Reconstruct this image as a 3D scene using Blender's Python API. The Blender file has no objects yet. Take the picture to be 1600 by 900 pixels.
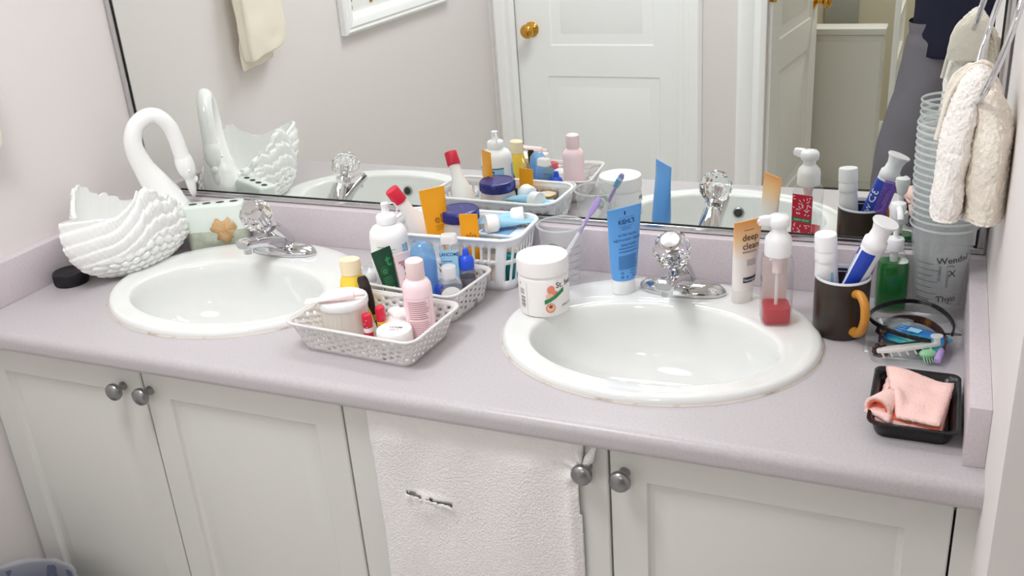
import bpy, bmesh, math, random
from mathutils import Vector, Matrix, noise
from math import sin, cos, pi, radians as RAD, sqrt, atan2
random.seed(7)
S = bpy.context.scene
COL = S.collection
H = 0.80                      # counter height above the floor; things are laid out with counter top at z = 0, then lifted by H

# ------------------------------------------------------------------ camera
cd = bpy.data.cameras.new('camera'); cam = bpy.data.objects.new('camera', cd); COL.objects.link(cam)
CAM = Vector((1.6929, -1.6987, 0.7459 + H))
rt, dn, fw = Vector((0.92022, 0.385159, -0.069629)), Vector((0.095658, -0.393814, -0.914199)), Vector((-0.379533, 0.834603, -0.399239))
m = Matrix.Identity(4)
for i in range(3):
    m[i][0] = rt[i]; m[i][1] = -dn[i]; m[i][2] = -fw[i]; m[i][3] = CAM[i]
cam.matrix_world = m
cd.sensor_width = 36; cd.lens = 1539.4 / 1600 * 36; cd.clip_start = 0.01; cd.clip_end = 50
S.camera = cam

# ------------------------------------------------------------------ world, lights, exposure
w = bpy.data.worlds.new('world'); S.world = w; w.use_nodes = True
w.node_tree.nodes['Background'].inputs[0].default_value = (0.75, 0.8, 0.9, 1); w.node_tree.nodes['Background'].inputs[1].default_value = 0.3
def area(name, loc, size, power, col=(1, 1, 1), size_y=None, rot=(0, 0, 0), shape='DISK'):
    l = bpy.data.lights.new(name, 'AREA'); l.energy = power; l.size = size; l.color = col; l.shape = shape
    if size_y: l.shape = 'RECTANGLE'; l.size_y = size_y
    o = bpy.data.objects.new(name, l); o.location = (loc[0], loc[1], loc[2] + H); o.rotation_euler = rot; COL.objects.link(o); return o
area('ceiling_lamp_light', (0.75, -1.12, 1.52), 0.55, 12.5, (0.93, 0.955, 1))
area('vanity_lamp_light', (0.95, -0.16, 1.18), 1.0, 2.4, (0.94, 0.96, 1), 0.10, (RAD(-18), 0, 0))
area('hall_fill_light', (1.6, -3.2, 1.5), 0.3, 12.0, (0.96, 0.98, 1))  # added fill that brightens the hall beyond the doorway; no fixture belongs to it
S.view_settings.view_transform = 'Standard'; S.view_settings.look = 'None'
S.view_settings.exposure = 0.35; S.view_settings.gamma = 1; S.view_settings.use_curve_mapping = False
S.cycles.transparent_max_bounces = 64; S.cycles.diffuse_bounces = 10; S.cycles.max_bounces = 14; S.cycles.glossy_bounces = 6; S.cycles.transmission_bounces = 12

# ------------------------------------------------------------------ materials
def C3(h):
    h = h.lstrip('#'); v = [int(h[i:i + 2], 16) / 255 for i in (0, 2, 4)]
    return tuple(x / 12.92 if x <= .04045 else ((x + .055) / 1.055) ** 2.4 for x in v) + (1,)
def mat(name, col, rough=.5, metal=0, spec=.5, trans=0, ior=1.45, bump=None, var=None, emit=0, coat=0, sss=0):
    m = bpy.data.materials.new(name); m.use_nodes = True; n = m.node_tree.nodes; L = m.node_tree.links
    b = n['Principled BSDF']; c = C3(col)
    b.inputs['Base Color'].default_value = c; b.inputs['Roughness'].default_value = rough; b.inputs['Metallic'].default_value = metal
    b.inputs['Specular IOR Level'].default_value = spec; b.inputs['Transmission Weight'].default_value = trans; b.inputs['IOR'].default_value = ior
    b.inputs['Coat Weight'].default_value = coat
    if sss: b.inputs['Subsurface Weight'].default_value = sss; b.inputs['Subsurface Radius'].default_value = (.01, .008, .006)
    if emit: b.inputs['Emission Color'].default_value = c; b.inputs['Emission Strength'].default_value = emit
    tc = n.new('ShaderNodeTexCoord')
    if var:
        sc, col2, lo, hi = var
        t = n.new('ShaderNodeTexNoise'); t.inputs['Scale'].default_value = sc; t.inputs['Detail'].default_value = 4
        r = n.new('ShaderNodeValToRGB'); r.color_ramp.elements[0].position = lo; r.color_ramp.elements[1].position = hi
        r.color_ramp.elements[0].color = c; r.color_ramp.elements[1].color = C3(col2)
        L.new(tc.outputs['Object'], t.inputs['Vector']); L.new(t.outputs['Fac'], r.inputs[0]); L.new(r.outputs[0], b.inputs['Base Color'])
    if bump:
        sc, st, kind = bump
        if kind == 'weave':
            t = n.new('ShaderNodeTexVoronoi'); t.inputs['Scale'].default_value = sc; o = t.outputs['Distance']
        else:
            t = n.new('ShaderNodeTexNoise'); t.inputs['Scale'].default_value = sc; t.inputs['Detail'].default_value = 3; o = t.outputs['Fac']
        L.new(tc.outputs['Object'], t.inputs['Vector'])
        bp = n.new('ShaderNodeBump'); bp.inputs['Strength'].default_value = st; bp.inputs['Distance'].default_value = .002
        L.new(o, bp.inputs['Height']); L.new(bp.outputs[0], b.inputs['Normal'])
    return m
def thin(name, tint, frost=.15, frost_col='#ffffff', rough=.08, refl=1.0):
    """thin clear plastic or glass: tinted see-through + milky part + fresnel gloss"""
    m = bpy.data.materials.new(name); m.use_nodes = True; n = m.node_tree.nodes; L = m.node_tree.links
    n.remove(n['Principled BSDF']); out = n['Material Output']
    t = n.new('ShaderNodeBsdfTransparent'); t.inputs[0].default_value = C3(tint)
    d = n.new('ShaderNodeBsdfDiffuse'); d.inputs[0].default_value = C3(frost_col)
    tl = n.new('ShaderNodeBsdfTranslucent'); tl.inputs[0].default_value = C3(frost_col)
    a = n.new('ShaderNodeMixShader'); a.inputs[0].default_value = .5; L.new(d.outputs[0], a.inputs[1]); L.new(tl.outputs[0], a.inputs[2])
    x = n.new('ShaderNodeMixShader'); x.inputs[0].default_value = frost; L.new(t.outputs[0], x.inputs[1]); L.new(a.outputs[0], x.inputs[2])
    g = n.new('ShaderNodeBsdfGlossy'); g.inputs['Roughness'].default_value = rough
    f = n.new('ShaderNodeLayerWeight'); f.inputs['Blend'].default_value = .5
    pw = n.new('ShaderNodeMath'); pw.operation = 'POWER'; pw.inputs[1].default_value = 3.5; L.new(f.outputs['Facing'], pw.inputs[0])
    mm = n.new('ShaderNodeMath'); mm.operation = 'MULTIPLY_ADD'; mm.inputs[1].default_value = .45 * refl; mm.inputs[2].default_value = .035 * refl; L.new(pw.outputs[0], mm.inputs[0])
    y = n.new('ShaderNodeMixShader'); L.new(mm.outputs[0], y.inputs[0]); L.new(x.outputs[0], y.inputs[1]); L.new(g.outputs[0], y.inputs[2])
    L.new(y.outputs[0], out.inputs[0]); return m
def terry(name, col, sc=260, st=.9):
    return mat(name, col, .95, 0, .1, bump=(sc, st, 'noise'))
M = dict(
    wall=mat('wall_paint', '#e5e0de', .6, bump=(220, .08, 'noise')),
    ceil=mat('ceiling_paint', '#f2f0ec', .8), floor=mat('floor_vinyl', '#cdcac6', .4, var=(9, '#c2beb9', .3, .7)),
    trim=mat('trim_paint', '#f7f8f8', .35), door=mat('door_paint', '#f6f8f8', .38),
    hallwall=mat('hall_wall_paint', '#c9c2ae', .7), hallgrey=mat('hall_grey', '#9b9b94', .6),
    counter=mat('lilac_laminate', '#c2bdc0', .32, var=(260, '#b9b4b7', .4, .72)),
    splash=mat('lilac_laminate_edge', '#d3cacf', .35, var=(260, '#cac1c6', .4, .72)),
    cab=mat('cream_thermofoil', '#dcdcd7', .42), cabin=mat('cabinet_inside', '#8d8a82', .8),
    ceramic=mat('white_porcelain', '#e8eae8', .07, spec=.6, coat=.3), swan=mat('white_glazed_ceramic', '#fafbfa', .13, spec=.6, coat=.3),
    chrome=mat('chrome', '#d6d7da', .06, 1), nickel=mat('brushed_nickel', '#9a9a9a', .32, 1), brass=mat('brass', '#d9a548', .16, 1),
    alu=mat('polished_aluminium', '#cfcfd0', .16, 1), black=mat('black_gasket', '#1a1a1a', .5),
    mirror=mat('mirror_silver', '#f3f6f3', 0.0, 1), crystal=mat('clear_acrylic_crystal', '#ffffff', .01, trans=1, ior=1.32),
    white=mat('white_plastic', '#f4f5f6', .32), whitesoft=mat('white_matte_plastic', '#f3f1ef', .45), basket=mat('grey_white_basket_plastic', '#dedcdb', .38),
    basketw=mat('white_basket_plastic', '#f0f3f6', .33), orange=mat('orange_plastic', '#f5a81c', .35), red=mat('red_plastic', '#d5223f', .35),
    navy=mat('navy_plastic', '#2b2c78', .35, var=(70, '#5a62a8', .58, .66)), pink=mat('pink_plastic', '#ffe4e8', .35), pinkcap=mat('pale_pink_cap', '#f4dcdc', .4),
    yellow=mat('yellow_plastic', '#f6d24a', .35), cream=mat('cream_translucent_cap', '#f3e3bf', .4), brown=mat('dark_brush', '#2a201e', .4),
    blue=mat('blue_tube_plastic', '#66aaf0', .36), royal=mat('royal_blue_plastic', '#2a55d8', .3), deepblue=mat('toothpaste_blue', '#2746b4', .3),
    green=mat('dark_green_plastic', '#1d4a34', .35), greenedge=mat('mid_green_plastic', '#4f9b63', .35), blk=mat('black_plastic', '#17171a', .3, var=(300, '#3a3a3c', .62, .7)),
    blklid=mat('black_lid_plastic', '#1b1a20', .4), ink=mat('black_ink', '#26262c', .6), inkgrey=mat('grey_ink', '#77737a', .6), inkblue=mat('dark_blue_ink', '#1c3f7c', .6), inkorange=mat('brown_ink', '#b06a10', .6),
    inkpink=mat('rose_ink', '#bd8f98', .6), inkbrown=mat('dark_brown_ink', '#5b4034', .6), inkwhite=mat('white_ink', '#f2f4f2', .6), inkgreen=mat('green_ink', '#2f8a55', .6), labelblue=mat('light_blue_label', '#9fd0ea', .4), labelred=mat('red_label', '#cf2440', .4),
    labelnavy=mat('navy_label', '#182448', .4), peach=mat('peach_print', '#ef9070', .5), peachdark=mat('peach_stone_print', '#8a4a36', .5), salmon=mat('pale_peach_print', '#f3c3ae', .5),
    frostjar=thin('frosted_clear_plastic', '#fefdfb', .78, '#fffdfa', .2), clear=thin('clear_plastic', '#fcfdfd', .05), clearglass=thin('clear_glass_shell', '#fafcfc', .025, refl=1.2),
    cupstack=thin('cloudy_cup_plastic', '#fefefe', .085, '#eef3f3', .12, .45), cuprim=thin('cloudy_cup_rim_plastic', '#fdfefe', .45, '#f4f8f8', .12, .8), cup1=thin('clear_cup_plastic', '#fcfcfc', .24, '#eceeef', .1), bluegel=thin('blue_gel', '#c9e6fb', .5, '#a6d3f7', .1), bluewash=thin('blue_liquid', '#c4def0', .3, '#a4cbe6', .1),
    redsoap=thin('red_soap_liquid', '#ee7683', .6, '#e8495c', .1), greensoap=thin('green_soap_liquid', '#52bb72', .6, '#16963f', .08), greyliq=thin('grey_clear_liquid', '#dcdee6', .2, '#cfd2da', .1),
    cotton=mat('cotton_wool', '#f8f7f5', 1, spec=.05, bump=(120, .8, 'noise')), swab=mat('cotton_swab', '#fffaf0', .9), goldrim=mat('gold_rim', '#c9a35a', .2, 1), purple=mat('purple_plastic', '#7a55b8', .35),
    lilac=mat('lilac_plastic', '#b49ad6', .35), teal=mat('teal_card', '#1f8f94', .5), carton=mat('white_carton', '#e4eaf0', .5), cartonblue=mat('blue_carton', '#7fa9cc', .5), cartontan=mat('tan_carton', '#dcd0c0', .5),
    mug=mat('brown_glazed_stoneware', '#3d3128', .3, var=(14, '#2a211c', .35, .7)), mugin=mat('pale_glazed_inside', '#d9dce2', .25), muglip=mat('ochre_handle_glaze', '#c98a35', .3, var=(20, '#8a5a22', .45, .8)),
    towel=terry('white_terry', '#f7f3ee', 330, 1.0), towelbeige=terry('cream_terry', '#efe8dc', 330, .9), handtowel=mat('cream_cotton', '#efe7d6', .95, spec=.1, bump=(90, .25, 'noise')), coral=terry('coral_terry', '#ee7a5e', 330, .6),
    pinkcloth=terry('pale_pink_terry', '#f8d2ca', 330, .8), papertowel=mat('quilted_paper', '#efeceb', .9, spec=.1, bump=(280, .55, 'weave')), paper=mat('paper_sheet', '#f4f1ee', .8),
    celadon=mat('pale_green_ceramic', '#dfeae2', .25, var=(6, '#e8efe8', .4, .6)), marble=mat('marbled_green_glass', '#c4cabb', .3, var=(26, '#a3a897', .4, .6)), dark=mat('dark_slot', '#3c3f3c', .8), leaf=mat('dried_tan_leaf', '#d9b484', .7, var=(60, '#c39a68', .4, .7)), soaptan=mat('tan_soap', '#c9b48a', .6),
    shirt=mat('navy_knit', '#1b1d33', .9, bump=(200, .3, 'noise')), pants=mat('grey_twill', '#74727a', .85, bump=(300, .15, 'noise')), skin=mat('skin', '#d9a98c', .5, sss=.1), hair=mat('dark_hair', '#2a201a', .6), shoe=mat('dark_shoe', '#2a2a2c', .5),
    appliance=mat('white_enamel', '#e2e2dc', .35), bag=thin('plastic_bag', '#f8f9fb', .3, '#eef0f4', .2), binm=mat('blue_grey_bin', '#5b6076', .5), caulk=mat('aged_caulk', '#cfc8c0', .7, var=(26, '#a89884', .55, .7)),
    tortoise=mat('tortoise_plastic', '#3a2424', .3, var=(60, '#8a5a30', .55, .7)), sage=mat('sage_green_plastic', '#8fc79a', .35), bluepack=mat('blue_teal_pack', '#2f74c4', .25, var=(22, '#37b3a6', .42, .6)), picture=mat('pale_picture_print', '#e9ebe8', .5), glow=mat('lamp_glass', '#fff6ea', .4, emit=3.0),
    peachtube=None,
)
def gradient_mat(name, stops, rough=.35):
    m = bpy.data.materials.new(name); m.use_nodes = True; n = m.node_tree.nodes; L = m.node_tree.links; b = n['Principled BSDF']; b.inputs['Roughness'].default_value = rough
    tc = n.new('ShaderNodeTexCoord'); s = n.new('ShaderNodeSeparateXYZ'); r = n.new('ShaderNodeValToRGB'); L.new(tc.outputs['Generated'], s.inputs[0]); L.new(s.outputs['Z'], r.inputs[0]); L.new(r.outputs[0], b.inputs['Base Color'])
    e = r.color_ramp.elements
    e[0].position, e[0].color = stops[0][0], C3(stops[0][1]); e[1].position, e[1].color = stops[-1][0], C3(stops[-1][1])
    for p, c in stops[1:-1]: x = e.new(p); x.color = C3(c)
    return m
M['peachtube'] = gradient_mat('peach_fading_tube_print', [(0, '#f4f0ec'), (.45, '#f6f2ee'), (.75, '#f6cf9e'), (1, '#f2a95c')])

# ------------------------------------------------------------------ object helpers
def new(name, bm, ma, parent=None, smooth=40, label=None, mods=()):
    me = bpy.data.meshes.new(name)
    if isinstance(bm, bmesh.types.BMesh):
        bmesh.ops.recalc_face_normals(bm, faces=bm.faces); bm.to_mesh(me); bm.free()
    else: me = bm; me.name = name
    ms = ma if isinstance(ma, (list, tuple)) else [ma]
    for x in ms: me.materials.append(M[x] if isinstance(x, str) else x)
    if smooth:
        me.polygons.foreach_set('use_smooth', [True] * len(me.polygons)); me.set_sharp_from_angle(angle=RAD(smooth))
    o = bpy.data.objects.new(name, me); COL.objects.link(o)
    if parent: o.parent = parent
    if label: o['label'] = label
    for t, kw in mods:
        md = o.modifiers.new(t.lower(), t)
        for k, v in kw.items(): setattr(md, k, v)
    return o
def tag(o, label, cat, group=None):
    o['label'] = label; o['category'] = cat
    if group: o['group'] = group
    return o
def thing(name, label, cat, loc, rz=0, group=None, rot=None):
    o = bpy.data.objects.new(name, None); COL.objects.link(o); o.empty_display_size = .02
    o.location = loc; o.rotation_euler = rot if rot else (0, 0, RAD(rz))
    return tag(o, label, cat, group)
def struct(name, bm, ma, parent=None, smooth=30):
    o = new(name, bm, ma, parent, smooth)
    if not parent: o['kind'] = 'structure'
    return o
def box(bm, x0, x1, y0, y1, z0, z1, bev=0):
    g = bmesh.ops.create_cube(bm, size=1); v = g['verts']
    bmesh.ops.scale(bm, vec=(x1 - x0, y1 - y0, z1 - z0), verts=v)
    bmesh.ops.translate(bm, vec=((x0 + x1) / 2, (y0 + y1) / 2, (z0 + z1) / 2), verts=v)
    if bev:
        es = {e for q in v for e in q.link_edges}
        bmesh.ops.bevel(bm, geom=list(es), offset=bev, segments=2, affect='EDGES', profile=.6)
    return bm
def bx(*a, bev=0): return box(bmesh.new(), *a, bev=bev)
def loft(rings, cap0=True, cap1=True, bm=None, closed=True):
    bm = bm or bmesh.new(); vs = [[bm.verts.new(p) for p in r] for r in rings]; n = len(rings[0])
    for a, b in zip(vs, vs[1:]):
        for i in range(n if closed else n - 1):
            j = (i + 1) % n; bm.faces.new((a[i], a[j], b[j], b[i]))
    if cap0: bm.faces.new(vs[0][::-1])
    if cap1: bm.faces.new(vs[-1])
    return bm
def circ(rx, ry, z, n=32, cx=0, cy=0): return [(cx + rx * cos(2 * pi * i / n), cy + ry * sin(2 * pi * i / n), z) for i in range(n)]
def lathe(prof, n=32, sy=1, cap0=True, cap1=True, bm=None, cx=0, cy=0): return loft([circ(r, r * sy, z, n, cx, cy) for r, z in prof], cap0, cap1, bm)
def rrect(w, d, r, z, n=5, cx=0, cy=0):
    r = min(r, w / 2 - 1e-5, d / 2 - 1e-5); out = []
    for k, (sx, sy) in enumerate(((1, 1), (-1, 1), (-1, -1), (1, -1))):
        for i in range(n + 1):
            a = pi / 2 * (k + i / n); out.append((cx + sx * (w / 2 - r) + r * cos(a), cy + sy * (d / 2 - r) + r * sin(a), z))
    return out
def sweep(path, rad, n=12, cap=True, bm=None, flat=1.0):
    P = [Vector(p) for p in path]; rings = []; N = len(P); up = None
    for i in range(N):
        t = (P[min(i + 1, N - 1)] - P[max(i - 1, 0)]).normalized()
        if up is None: up = t.orthogonal().normalized()
        up = (up - t * up.dot(t)).normalized(); s = t.cross(up); r = rad[i] if isinstance(rad, (list, tuple)) else rad
        rings.append([P[i] + up * r * cos(2 * pi * k / n) * flat + s * r * sin(2 * pi * k / n) for k in range(n)])
    return loft(rings, cap, cap, bm)
def spline(pts, k=6):
    out = []; n = len(pts)
    for i in range(n - 1):
        p0, p1, p2, p3 = (Vector(pts[max(i - 1, 0)]), Vector(pts[i]), Vector(pts[i + 1]), Vector(pts[min(i + 2, n - 1)]))
        for j in range(k):
            t = j / k; out.append(.5 * ((2 * p1) + (p2 - p0) * t + (2 * p0 - 5 * p1 + 4 * p2 - p3) * t * t + (3 * p1 - p0 - 3 * p2 + p3) * t ** 3))
    out.append(Vector(pts[-1])); return out
def move(bm, mtx): bmesh.ops.transform(bm, matrix=mtx, verts=bm.verts); return bm
def merge(dst, src):
    me = bpy.data.meshes.new('tmp'); src.to_mesh(me); src.free(); dst.from_mesh(me); bpy.data.meshes.remove(me); return dst
def blob(r, sub=2, sc=(1, 1, 1), amp=0, f=40, seed=0, c=(0, 0, 0)):
    bm = bmesh.new(); bmesh.ops.create_icosphere(bm, subdivisions=sub, radius=r)
    for v in bm.verts:
        p = v.co * f + Vector((seed, seed * .7, 0)); v.co *= 1 + amp * noise.noise(p)
        v.co = Vector((v.co.x * sc[0] + c[0], v.co.y * sc[1] + c[1], v.co.z * sc[2] + c[2]))
    return bm

# flat print (lettering, marks): 2D pieces laid on a surface through a map (x, y) -> point
_tx = {}
def text2(s, size, x=0, y=0, align='CENTER', sx=1, rot=0, bold=0):
    key = (s, align, bold)
    if key not in _tx:
        cu = bpy.data.curves.new('t', 'FONT'); cu.body = s; cu.size = 1; cu.align_x = align; cu.align_y = 'CENTER'; cu.resolution_u = 2; cu.offset = bold
        o = bpy.data.objects.new('t', cu); COL.objects.link(o)
        bpy.context.view_layer.update()
        me = bpy.data.meshes.new_from_object(o.evaluated_get(bpy.context.evaluated_depsgraph_get()))
        _tx[key] = ([tuple(v.co[:2]) for v in me.vertices], [tuple(p.vertices) for p in me.polygons])
        bpy.data.objects.remove(o); bpy.data.curves.remove(cu); bpy.data.meshes.remove(me)
    vs, fs = _tx[key]; c, q = cos(rot), sin(rot)
    return [(x + size * (sx * a * c - b * q), y + size * (sx * a * q + b * c)) for a, b in vs], fs
def rect2(x0, y0, x1, y1, nx=6, ny=1):
    vs = [(x0 + (x1 - x0) * i / nx, y0 + (y1 - y0) * j / ny) for j in range(ny + 1) for i in range(nx + 1)]
    return vs, [(j * (nx + 1) + i, j * (nx + 1) + i + 1, (j + 1) * (nx + 1) + i + 1, (j + 1) * (nx + 1) + i) for j in range(ny) for i in range(nx)]
def ell2(cx, cy, a, b, n=20, rot=0):
    vs = [(cx, cy)] + [(cx + a * cos(t) * cos(rot) - b * sin(t) * sin(rot), cy + a * cos(t) * sin(rot) + b * sin(t) * cos(rot)) for t in [2 * pi * i / n for i in range(n)]]
    return vs, [(0, 1 + i, 1 + (i + 1) % n) for i in range(n)]
def ring2(cx, cy, r0, r1, n=24, a0=0, a1=2 * pi):
    vs = []; fs = []
    for i in range(n + 1):
        t = a0 + (a1 - a0) * i / n; vs += [(cx + r0 * cos(t), cy + r0 * sin(t)), (cx + r1 * cos(t), cy + r1 * sin(t))]
        if i: k = 2 * i; fs.append((k - 2, k - 1, k + 1, k))
    return vs, fs
def stroke2(pts, wd):
    vs = []; fs = []
    for i, p in enumerate(pts):
        a = Vector(pts[max(i - 1, 0)]); b = Vector(pts[min(i + 1, len(pts) - 1)]); d = (b - a).normalized(); nn = Vector((-d.y, d.x)) * wd / 2
        vs += [(p[0] + nn.x, p[1] + nn.y), (p[0] - nn.x, p[1] - nn.y)]
        if i: k = 2 * i; fs.append((k - 2, k - 1, k + 1, k))
    return vs, fs
def lines2(x0, x1, y0, y1, n, wd, ragged=0, nx=5):
    out = []
    for i in range(n):
        y = y1 + (y0 - y1) * i / max(n - 1, 1); e = x1 - (x1 - x0) * ragged * random.random(); out.append(rect2(x0, y - wd / 2, e, y + wd / 2, nx))
    return out
def decal(name, shapes, fmap, ma, parent, label=None):
    vs, fs = [], []
    for v, f in shapes:
        o = len(vs); vs += [tuple(fmap(x, y)) for x, y in v]; fs += [tuple(i + o for i in q) for q in f]
    me = bpy.data.meshes.new(name); me.from_pydata(vs, [], fs); me.update()
    return new(name, me, ma, parent, 0, label)
def cyl(R, a0=0, e=.0005, z0=0, sy=1):
    def f(x, y):
        r = R(y) if callable(R) else R; a = a0 + x / r; return ((r + e) * sin(a), -(r * sy + e) * cos(a), z0 + y)
    return f
def plane(origin, ux, uy):
    o, a, b = Vector(origin), Vector(ux), Vector(uy)
    return lambda x, y: o + a * x + b * y
def prof_r(prof):
    q = sorted(prof, key=lambda p: p[1])
    def f(z):
        for (r0, z0), (r1, z1) in zip(q, q[1:]):
            if z0 <= z <= z1 and z1 > z0: return r0 + (r1 - r0) * (z - z0) / (z1 - z0)
        return q[0][0] if z < q[0][1] else q[-1][0]
    return f
def squeeze(rx, ry, w, z0, z1, crimp=.008, n=28, m=12, bow=.35):
    """squeeze tube: oval at the foot, flat crimped seam at the top; returns mesh and print map"""
    def dims(t):
        s = t ** 1.0; return rx + (w / 2 - rx) * t ** .8, max(ry * (1 - t) ** .75 * (1 + bow * t * (1 - t) * 2), .0012)
    rings = []
    for k in range(m + 1):
        t = k / m; a, b = dims(t); rings.append(circ(a, b, z0 + (z1 - crimp - z0) * t, n))
    a, b = dims(1); rings.append(circ(a, .0013, z1, n))
    def f(x, y):
        t = min(max((y - z0) / (z1 - crimp - z0), 0), 1); a, b = dims(t); u = max(-.995, min(.995, x / a)); return (x, -b * sqrt(1 - u * u) - .0006, y)
    return loft(rings), f
def fuzz(bm, amp, f=60, seed=0):
    bm.normal_update()
    for v in bm.verts: v.co += v.normal * amp * noise.noise(v.co * f + Vector((seed, 0, 0)))
    return bm

# ------------------------------------------------------------------ room shell
L = 1.7917; FZ = -H; CZ = 1.62; YW = -2.006; HB = .0866
struct('floor', bx(-.1, 2.4, -4.1, .1, FZ - .1, FZ), 'floor')
struct('ceiling', bx(-.1, 2.4, -4.1, .1, CZ, CZ + .1), 'ceil')
struct('wall_left', bx(-.1, 0, YW - .1, .1, FZ, CZ), 'wall')
struct('wall_back', bx(0, L, .012, .1, FZ, CZ), 'wall')
struct('wall_right', bx(L, 2.3, -.718, .1, FZ, CZ, bev=.003), 'wall')
struct('wall_right_entry', bx(2.2, 2.3, -2.106, -.718, FZ, CZ), 'wall')
bm = bmesh.new()
for a in ((0, .10, FZ, CZ), (.782, 1.10, FZ, CZ), (2.02, 2.2, FZ, CZ), (.10, .782, 1.27, CZ), (1.10, 2.02, 1.27, CZ)): box(bm, a[0], a[1], YW - .1, YW, a[2], a[3])
struct('wall_front', bm, 'wall')
struct('wall_hall_left', bx(.72, .80, -3.9, YW - .1, FZ, CZ), 'hallwall')
struct('wall_hall_right', bx(2.3, 2.38, -3.9, YW - .1, FZ, CZ), 'hallwall')
struct('wall_hall_far', bx(.72, 2.38, -4.0, -3.9, FZ, CZ), 'hallwall')
# door casings: stepped moulding along each opening
def casing(x0, x1, z0, z1, name, flip=1):
    bm = bmesh.new(); wd = x1 - x0
    q = [(0, .010), (.12, .016), (.2, .018), (.32, .014), (.42, .014), (.5, .019), (.86, .021), (.93, .016), (1, .010)]
    pts = [((x0 + t * wd) if flip > 0 else (x1 - t * wd), YW + d) for t, d in q]
    if flip < 0: pts = pts[::-1]
    pts = [(pts[0][0], YW)] + pts + [(pts[-1][0], YW)]
    loft([[(x, y, z) for x, y in pts] for z in (z0, z1)], bm=bm)
    struct(name, bm, 'trim')
casing(.772, .864, FZ, 1.27, 'trim_1'); casing(.018, .110, FZ, 1.27, 'trim_2', -1); casing(.995, 1.098, FZ, 1.27, 'trim_3', -1); casing(2.022, 2.11, FZ, 1.27, 'trim_4')
struct('trim_5', bx(.018, .864, YW, YW + .018, 1.27, 1.36), 'trim'); struct('trim_6', bx(.995, 2.11, YW, YW + .018, 1.27, 1.36), 'trim')
def baseboard(name, *a):
    struct(name, bx(*a, bev=.004), 'trim')
baseboard('baseboard_left', 0, .012, YW, -.55, FZ, FZ + .09); baseboard('baseboard_front', .866, .993, YW, YW + .012, FZ, FZ + .09); baseboard('baseboard_right', 2.188, 2.2, YW, -.73, FZ, FZ + .09)
baseboard('baseboard_hall', .8, 2.3, -3.9, -3.886, FZ, FZ + .10)

def door_leaf(wd, ht, panels, y=0, th=.036):
    """panelled door in local x-z, front face at y = 0 looking to +y, both sides moulded"""
    bm = bmesh.new(); box(bm, 0, wd, -th + .004, -.004, 0, ht)
    for sgn, yy in ((1, 0), (-1, -th)):
        xs = sorted({0, wd} | {p[0] for p in panels} | {p[1] for p in panels}); zs = sorted({0, ht} | {p[2] for p in panels} | {p[3] for p in panels})
        for i in range(len(xs) - 1):
            for j in range(len(zs) - 1):
                cx, cz = (xs[i] + xs[i + 1]) / 2, (zs[j] + zs[j + 1]) / 2
                if any(p[0] < cx < p[1] and p[2] < cz < p[3] for p in panels): continue
                box(bm, xs[i], xs[i + 1], min(yy, yy - .004 * sgn), max(yy, yy - .004 * sgn), zs[j], zs[j + 1])
    return bm
def raised(p, depth=.009, sgn=1, y=0):
    x0, x1, z0, z1 = p; r = []
    for ins, d in ((0, 0), (.008, -depth * .75), (.016, -depth), (.030, -depth * .9), (.050, -depth * .25), (.054, -.001)):
        r.append([(x0 + ins, y + d * sgn, z0 + ins), (x1 - ins, y + d * sgn, z0 + ins), (x1 - ins, y + d * sgn, z1 - ins), (x0 + ins, y + d * sgn, z1 - ins)])
    return loft(r, False, True)
def knobset(parent, x, z, y=0, ma='brass'):
    p = [(.030, 0), (.030, .004), (.022, .008), (.010, .012), (.010, .032), (.018, .036), (.026, .044), (.028, .054), (.024, .063), (.014, .068), (.0, .069)]
    k = new('knob', move(lathe([(max(r, 1e-4), h) for r, h in p], 24), Matrix.Translation((x, y, z)) @ Matrix.Rotation(RAD(-90), 4, 'X')), ma, parent)
    new('keyhole', move(lathe([(.0045, 0), (.0045, .002)], 12), Matrix.Translation((x, y + .0685, z)) @ Matrix.Rotation(RAD(-90), 4, 'X')), 'brass', k)
def panel_door(name, wd, ht, loc, rz, panels, knob, back_knob=False):
    d = bpy.data.objects.new(name, None); COL.objects.link(d); d.location = loc; d.rotation_euler = (0, 0, RAD(rz)); d['kind'] = 'structure'
    new('leaf', door_leaf(wd, ht, panels), 'door', d, 30)
    for p in panels:
        bm = raised(p); merge(bm, raised(p, sgn=-1, y=-.036)); new('door_panel', bm, 'door', d, 25)
    knobset(d, knob[0], knob[1])
    return d
pd = [(.105, .58, .22, .745), (.105, .58, .845, 1.42), (.105, .58, 1.52, 1.94)]
d1 = panel_door('door_1', .665, 2.06, (.108, YW - .012, FZ + .005), 0, [(.125, .590, .20, .725), (.145, .565, .846, 1.45), (.145, .565, 1.55, 1.95)], (.067, .91))
d2 = panel_door('door_2', .72, 2.06, (1.112, YW - .03, FZ + .005), -84, [(.11, .60, .20, .725), (.11, .60, .846, 1.45), (.11, .60, 1.55, 1.95)], (.66, .905))
for zz in (.25, 1.0, 1.8):
    bm = move(lathe([(.007, 0), (.007, .09)], 12), Matrix.Translation((-.002, .006, zz))); box(bm, -.004, .0, -.034, .006, zz, zz + .09); new('hinge', bm, 'brass', d2)

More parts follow.
